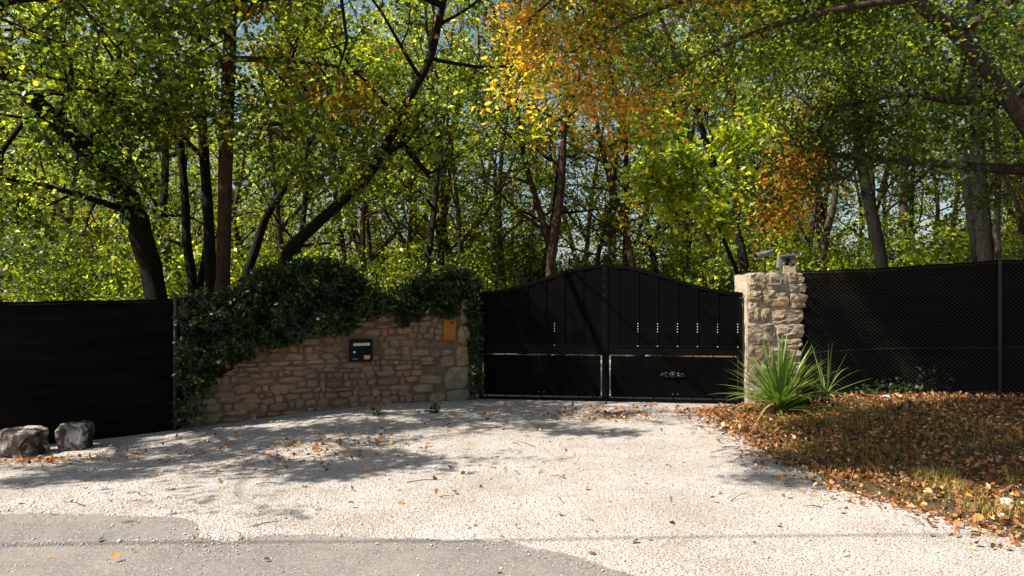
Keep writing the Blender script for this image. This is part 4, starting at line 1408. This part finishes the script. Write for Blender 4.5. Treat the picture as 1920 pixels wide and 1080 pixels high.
for i, (X, Y) in enumerate(spots):
    k = i % 6 if i < 6 else rt.randrange(6)
    o = proto[k] if i < 6 else copy_tree(proto[k])
    o.location = (X, Y, gz(X, Y))
    o.rotation_euler = (0, 0, rt.uniform(0, 2 * PI))
    s = rt.uniform(.85, 1.15)
    o.scale = (s, s, s * rt.uniform(.9, 1.1))

# ---- undergrowth bushes behind the fences
def bush(seed, hh, pals):
    T = Tree(seed); r = T.r
    for k in range(9):
        a = r.uniform(0, 2 * PI)
        T.branch(Vector((math.cos(a) * .12, math.sin(a) * .12, -.05)), Vector((math.cos(a) * .6, math.sin(a) * .6, 1)), hh * r.uniform(.6, 1.0), .022, 1, 3, r.choice(pals), .12, (5, 4, 3), .9)
    return T
BUSHLAB = 'leafy hazel bush of the undergrowth behind the wall and fences, one of many alike'
bp = [bush(80, 2.6, ['green', 'green', 'lime']).build('hazel_bush', BUSHLAB, (0, 0, 0), M_BARK, 20, .095, LEAF_D, 'undergrowth bushes', 'bush', 80),
      bush(81, 2.2, ['lime', 'yellow', 'green']).build('hazel_bush', BUSHLAB, (0, 0, 0), M_BARK, 20, .095, LEAF_D, 'undergrowth bushes', 'bush', 81),
      bush(82, 2.9, ['green', 'dark', 'green']).build('hazel_bush', BUSHLAB, (0, 0, 0), M_BARK, 20, .095, LEAF_D, 'undergrowth bushes', 'bush', 82)]
bs = [(30, 17, 2), (110, 15.5, 2), (180, 18, 1), (240, 16, 0), (310, 19, 0), (330, 15.5, 0), (440, 18, 1), (480, 21, 1), (560, 19, 0), (620, 22, 0), (690, 24, 0), (770, 22, 1), (840, 24, 0), (920, 23, 0), (980, 21, 2), (1240, 23, 0), (1300, 25, 0),
      (1360, 20, 0), (1420, 17, 0), (1500, 22, 0), (1560, 19, 0), (1600, 17, 1), (1680, 20, 0), (1720, 17, 0), (1780, 18, 0), (1890, 18, 1), (1910, 22, 0), (60, 23, 0), (400, 26, 0), (1060, 30, 0), (1160, 31, 0), (870, 31, 0), (1450, 30, 0), (1650, 31, 1), (260, 30, 1), (720, 33, 0), (560, 33, 1)]
bs += [(890, 23.5, 1), (940, 24.5, 0), (985, 23, 1), (1040, 25, 0), (1352, 23.5, 1), (1300, 24.5, 0), (1250, 25, 1), (1200, 26.5, 0), (1150, 28, 1), (1090, 26, 1), (860, 19, 0), (800, 19, 1), (740, 18, 1)]
for _ in range(38):
    Y = rt.uniform(27, 50)
    px = rt.uniform(-60, 1980)
    if 1020 < px < 1330 or 1540 < px < 1800: continue
    bs.append((px, Y, rt.choice((0, 0, 1, 1, 2))))
for i, (px, Y, k) in enumerate(bs):
    fresh = [j for j in range(3) if j == k and bp[k].get('placed') is None]
    if fresh:
        o = bp[k]; bp[k]['placed'] = 1
    else:
        o = copy_tree(bp[k])
    if i >= 50: o['label'] = 'leafy bush deep in the wood among the far trunks, one of many alike'; o['group'] = 'far bushes of the wood'
    X = (px - 960) * Y / F
    o.location = (X, Y, gz(X, Y)); o.rotation_euler = (0, 0, rt.uniform(0, 6.28)); s = rt.uniform(.8, 1.25) * (1.0 if i < 50 else 1.0 + (Y - 26) * .04); o.scale = (s, s, s)

# ------------------------------------------------------------------ yuccas
def yucca_blade(r, L, w, elev, az, droop):
    n = 6
    mb_v, f = [], []
    d = Vector((math.cos(az) * math.cos(elev), math.sin(az) * math.cos(elev), math.sin(elev)))
    p = Vector((math.cos(az) * .03, math.sin(az) * .03, 0.10 + r.uniform(-.06, .08)))
    for k in range(n + 1):
        t = k / n
        ww = w * (0.55 + 1.0 * min(t * 4, 1) * .45) * (1 - t ** 2.2) + .0015
        side = d.cross(Vector((0, 0, 1)))
        side = side.normalized() if side.length > 1e-3 else Vector((1, 0, 0))
        upv = side.cross(d)
        mb_v += [p - side * ww * .5 + upv * ww * .22, p.copy(), p + side * ww * .5 + upv * ww * .22]
        d = (d + Vector((0, 0, -droop * (0.3 + t)))).normalized()
        p = p + d * L / n
    for k in range(n):
        f += [(3 * k, 3 * k + 1, 3 * k + 4, 3 * k + 3), (3 * k + 1, 3 * k + 2, 3 * k + 5, 3 * k + 4)]
    return mb_v, f
def yucca(label, base, n, L, seed, w=.036):
    r = random.Random(seed)
    root = empty('yucca', base)
    tag(root, label, 'yucca')
    for k in range(n):
        t = k / n
        el = math.radians(84 - 82 * t ** 1.15 + r.uniform(-9, 9))
        v, f = yucca_blade(r, L * r.uniform(.75, 1.05) * (1 - .12 * t), w * r.uniform(.8, 1.2), el, k * 2.399 + r.uniform(-.2, .2), .05 + .16 * t * r.random() + (.12 if r.random() < .1 else 0))
        mb = MB(); mb.add(v, f)
        dry = t > .8 and r.random() < .5
        mb.build('leaf', M_YUCCA_DRY if dry else M_YUCCA, root, True)
    mb = MB(); mb.tube([(0, 0, -.08), (0, 0, .12), (0, 0, .2)], [.07, .06, .02], 8)
    mb.build('stem', M_BARK, root)
    return root
b0 = on_ground(1462, 778)
yucca('big spiky green yucca in the sun at the foot of the stone pillar', (b0.x, b0.y, b0.z), 140, .96, 5, .046)
b0 = on_ground(1548, 758)
yucca('smaller shaded yucca right of the big one by the fence', (b0.x, b0.y, b0.z), 20, .72, 6, .022)

# ------------------------------------------------------------------ boulders and stones
def boulder(name, label, cat, p, sx, sy, sz, seed, material, sq=3.0, sub=4, rough=.16, group=None):
    bm = bmesh.new()
    bmesh.ops.create_icosphere(bm, subdivisions=sub, radius=1)
    for v in bm.verts:
        c = v.co.normalized()
        q = (abs(c.x) ** sq + abs(c.y) ** sq + abs(c.z) ** sq) ** (-1 / sq)
        nz = mnoise.noise(c * 1.6 + Vector((seed, 0, 0))) * rough + mnoise.noise(c * 4.5 + Vector((0, seed, 0))) * rough * .4 + mnoise.noise(c * 11 + Vector((0, 0, seed))) * rough * .16
        v.co = c * q * (1 + nz)
        v.co = Vector((v.co.x * sx, v.co.y * sy, (v.co.z + .75) * sz))
    me = bpy.data.meshes.new(name)
    bm.to_mesh(me); bm.free()
    me.polygons.foreach_set('use_smooth', [True] * len(me.polygons))
    o = obj(name, me, material)
    o.location = p
    o.rotation_euler = (0, 0, seed)
    tag(o, label, cat, group)
    return o
p = on_ground(124, 850); boulder('boulder', 'squarish mossy boulder with white lichen, the right one of two by the left fence', 'boulder', (p.x, p.y + .2, p.z - .03), .16, .17, .195, .2, M_BOULDER, 7.0)
p = on_ground(22, 862); boulder('boulder', 'mossy boulder cut by the left edge of the photo', 'boulder', (p.x, p.y + .2, p.z - .03), .22, .20, .19, 2.9, M_BOULDER, 5.0)
p = on_ground(1888, 946); boulder('white_stone', 'white limestone lump lying on the leafy verge', 'stone', (p.x, p.y, p.z - .01), .062, .045, .032, 1.2, M_WSTONE, 2.4, 3)
p = on_ground(1878, 968); boulder('white_stone', 'smaller white pebble just in front of the white lump on the verge', 'stone', (p.x, p.y, p.z - .01), .026, .022, .02, 2.2, M_WSTONE, 2.4, 3)
p = on_ground(1916, 957); boulder('white_stone', 'pale stone at the right edge of the leafy verge', 'stone', (p.x, p.y, p.z - .01), .034, .03, .022, 4.2, M_WSTONE, 2.4, 3)
p = on_ground(1662, 748); boulder('pale_stone', 'pale stone in the leaves at the foot of the right fence', 'stone', (p.x, p.y, p.z - .02), .07, .05, .04, .9, M_WSTONE, 2.4, 3)

# ------------------------------------------------------------------ leaf litter, grass and weeds
rl = np.random.default_rng(77)
def litter():
    P = []
    # the verge on the right
    n = 60000
    for x, y, u in zip(rl.uniform(2.1, 8.2, n), 4.6 + rl.random(n) ** 1.1 * 6.5, rl.random(n)):
        d = x - xr_gravel(y)
        if d < 0:
            if u > math.exp(d * 7): continue
        elif u > .62 + .75 * mnoise.noise(Vector((x * 1.5, y * 1.5, 0))) + .4 * mnoise.noise(Vector((x * 5, y * 5, 2))): continue
        P.append((x, y))
    def patch(px, py, sx, sy, n):
        c = on_ground(px, py)
        for _ in range(n):
            P.append((c.x + rl.normal() * sx, c.y + rl.normal() * sy))
    patch(1140, 782, .35, .28, 520); patch(1180, 768, .5, .15, 200); patch(1350, 778, .3, .25, 600); patch(620, 840, .42, .32, 300); patch(560, 860, .5, .3, 160); patch(70, 868, .4, .12, 420); patch(830, 800, .5, .4, 90)
    patch(1400, 800, .2, .4, 400); patch(300, 850, .7, .3, 140); patch(900, 775, .6, .2, 110)
    n = 420
    for x, y in zip(rl.uniform(-6, 2.6, n), rl.uniform(4.3, 11.2, n)): P.append((x, y))
    P = [(x, y, gz(x, y) + .018 + abs(rl.normal()) * .016) for x, y in P if not (x < xl_gravel(y) + .1)]
    P = np.array(P)
    n = len(P)
    me = leaf_mesh('fallen_leaves', P, (.016 + .05 * rl.random(n) ** 2.2), colours('litter', n, rl, .35), LEAF_F, .95, rl, None, 0)
    tag(obj('fallen_leaves', me, M_LITTER), 'fallen orange brown oak leaves covering the right verge', 'fallen leaves', kind='stuff')
litter()

def grass(name, label, spots, seed):
    r = np.random.default_rng(seed)
    V, Q, C = [], [], []
    cols = np.array([(.36, .27, .08), (.30, .23, .06), (.19, .16, .04), (.42, .31, .12), (.12, .13, .03)])
    for cx, cy, rad, n, hh, green in spots:
        for _ in range(n):
            x = cx + r.normal() * rad; y = cy + r.normal() * rad
            a = r.uniform(0, 2 * PI); L = hh * r.uniform(.5, 1.2); w = .0028
            lean = r.uniform(.3, 1.3)
            b0 = np.array([x, y, gz(x, y) + .005]); sd = np.array([-math.sin(a), math.cos(a), 0]) * w
            m1 = b0 + np.array([math.cos(a) * lean * .35, math.sin(a) * lean * .35, .62]) * L
            m2 = b0 + np.array([math.cos(a) * lean * .95, math.sin(a) * lean * .95, .95 - .4 * lean]) * L
            k = len(V)
            V += [b0 - sd, b0 + sd, m1 + sd * .8, m1 - sd * .8, m2 + sd * .15, m2 - sd * .15]
            Q += [(k, k + 1, k + 2, k + 3), (k + 3, k + 2, k + 4, k + 5)]
            c = cols[r.integers(2, 5) if r.random() < green else r.integers(0, 4)] * r.uniform(.8, 1.2)
            C += [c, c]
    me = np_mesh(name, np.array(V), np.array(Q), np.array(C))
    tag(obj(name, me, M_GRASS), label, 'grass', kind='stuff')
sp_ = []
for px, py, rad, n, hh, g in ((1755, 905, .09, 300, .15, .15), (1800, 925, .08, 150, .11, .1), (1590, 800, .22, 300, .12, .5), (1480, 792, .2, 260, .11, .3), (1570, 850, .25, 260, .12, .7), (1900, 960, .10, 200, .09, .4), (1830, 955, .1, 130, .08, .6),
                               (1640, 870, .3, 260, .12, .6), (1610, 770, .3, 260, .10, .3), (1850, 830, .4, 300, .13, .7), (1750, 800, .4, 300, .12, .7), (1700, 930, .12, 60, .08, .2), (1910, 905, .10, 140, .13, .2), (1500, 840, .2, 150, .09, .4)):
    c = on_ground(px, py); sp_.append((c.x, c.y, rad, n, hh, g))
grass('dry_grass', 'straw coloured grass tufts among the fallen leaves of the verge', sp_, 3)

mb = MB(); rr = random.Random(15)
for _ in range(150):
    y = rr.uniform(5, 10.8); x = xr_gravel(y) + rr.uniform(-.5, 3.6) if rr.random() < .8 else rr.uniform(-5, 2.4)
    a = rr.uniform(0, 2 * PI); L = rr.uniform(.06, .3)
    p0 = Vector((x, y, gz(x, y) + .02)); d = Vector((math.cos(a), math.sin(a), rr.uniform(-.05, .15))) * L
    mb.tube([p0, p0 + d * .5 + Vector((rr.uniform(-.02, .02), rr.uniform(-.02, .02), .008)), p0 + d], [.004, .003, .0015], 4, False)
tag(mb.build('fallen_twigs', M_BARK_RED), 'small fallen twigs lying among the leaves and on the gravel', 'twigs', kind='stuff')

def leafy_plant(name, label, px, py, w, hh, n, pal, seed, cat='plant', size=.05, yo=0):
    r = np.random.default_rng(seed)
    c = on_ground(px, py)
    c.y += yo
    root = empty(name, (c.x, c.y, c.z)); tag(root, label, cat)
    mb = MB(); pos = []
    k = max(3, int(n / 14))
    for _ in range(k):
        a = r.uniform(0, 2 * PI); rr = w * math.sqrt(r.random())
        e = Vector((math.cos(a) * rr, math.sin(a) * rr * .45, hh * r.uniform(.35, 1)))
        mb.tube([(e.x * .4, e.y * .4, -.03), (e.x * .8, e.y * .8, e.z * .6), e], [.005, .004, .002], 4, False)
        for _ in range(14):
            t = r.uniform(.3, 1.05)
            pos.append((e.x * (.4 + .6 * t) + r.normal() * .03, e.y * (.4 + .6 * t) + r.normal() * .03, max(.02, e.z * t + r.normal() * .025)))
    mb.build('stem', M_BARK, root)
    pos = np.array(pos)
    f = obj('foliage', leaf_mesh('foliage', pos, r.uniform(.6, 1.2, len(pos)) * size, colours(pal, len(pos), r), LEAF_F, .7, r), M_IVY, root); f['kind'] = 'stuff'
leafy_plant('bramble', 'pale leaved bramble at the foot of the right fence, the taller leafy clump', 1755, 738, .42, .40, 330, 'weed', 31, size=.06)
leafy_plant('bramble', 'low bramble trailing along the right fence just right of the yuccas', 1668, 742, .5, .24, 260, 'weed', 32, size=.055)
leafy_plant('weed', 'small dark weed at the foot of the stone wall under the letter box', 708, 782, .09, .14, 60, 'ivy', 33, 'weed', .045)
leafy_plant('weed', 'small dark weed at the foot of the stone wall near its quoins', 808, 776, .10, .16, 70, 'ivy', 34, 'weed', .045)
leafy_plant('low_shrub', 'dark low leaves around the base of the yuccas', 1505, 770, .40, .22, 300, 'ivy', 35, 'shrub', .05, .15)
leafy_plant('climber', 'wispy creeper at the foot of the left fence post', 338, 800, .16, .75, 260, 'ivy', 36, 'creeper', .04)

# ------------------------------------------------------------------ overhead cable (its thin shadow crosses the road edge)
mb = MB()
pts = []
for k in range(41):
    x = -32 + 58 * k / 40
    pts.append((x, 3.20 + 0.035 * (x + 6), 6.6 + .0008 * (x + 5) ** 2))
mb.tube(pts, .013, 6)
tag(mb.build('overhead_cable', M_DARK), 'black overhead cable strung along the road above the photo', 'cable')
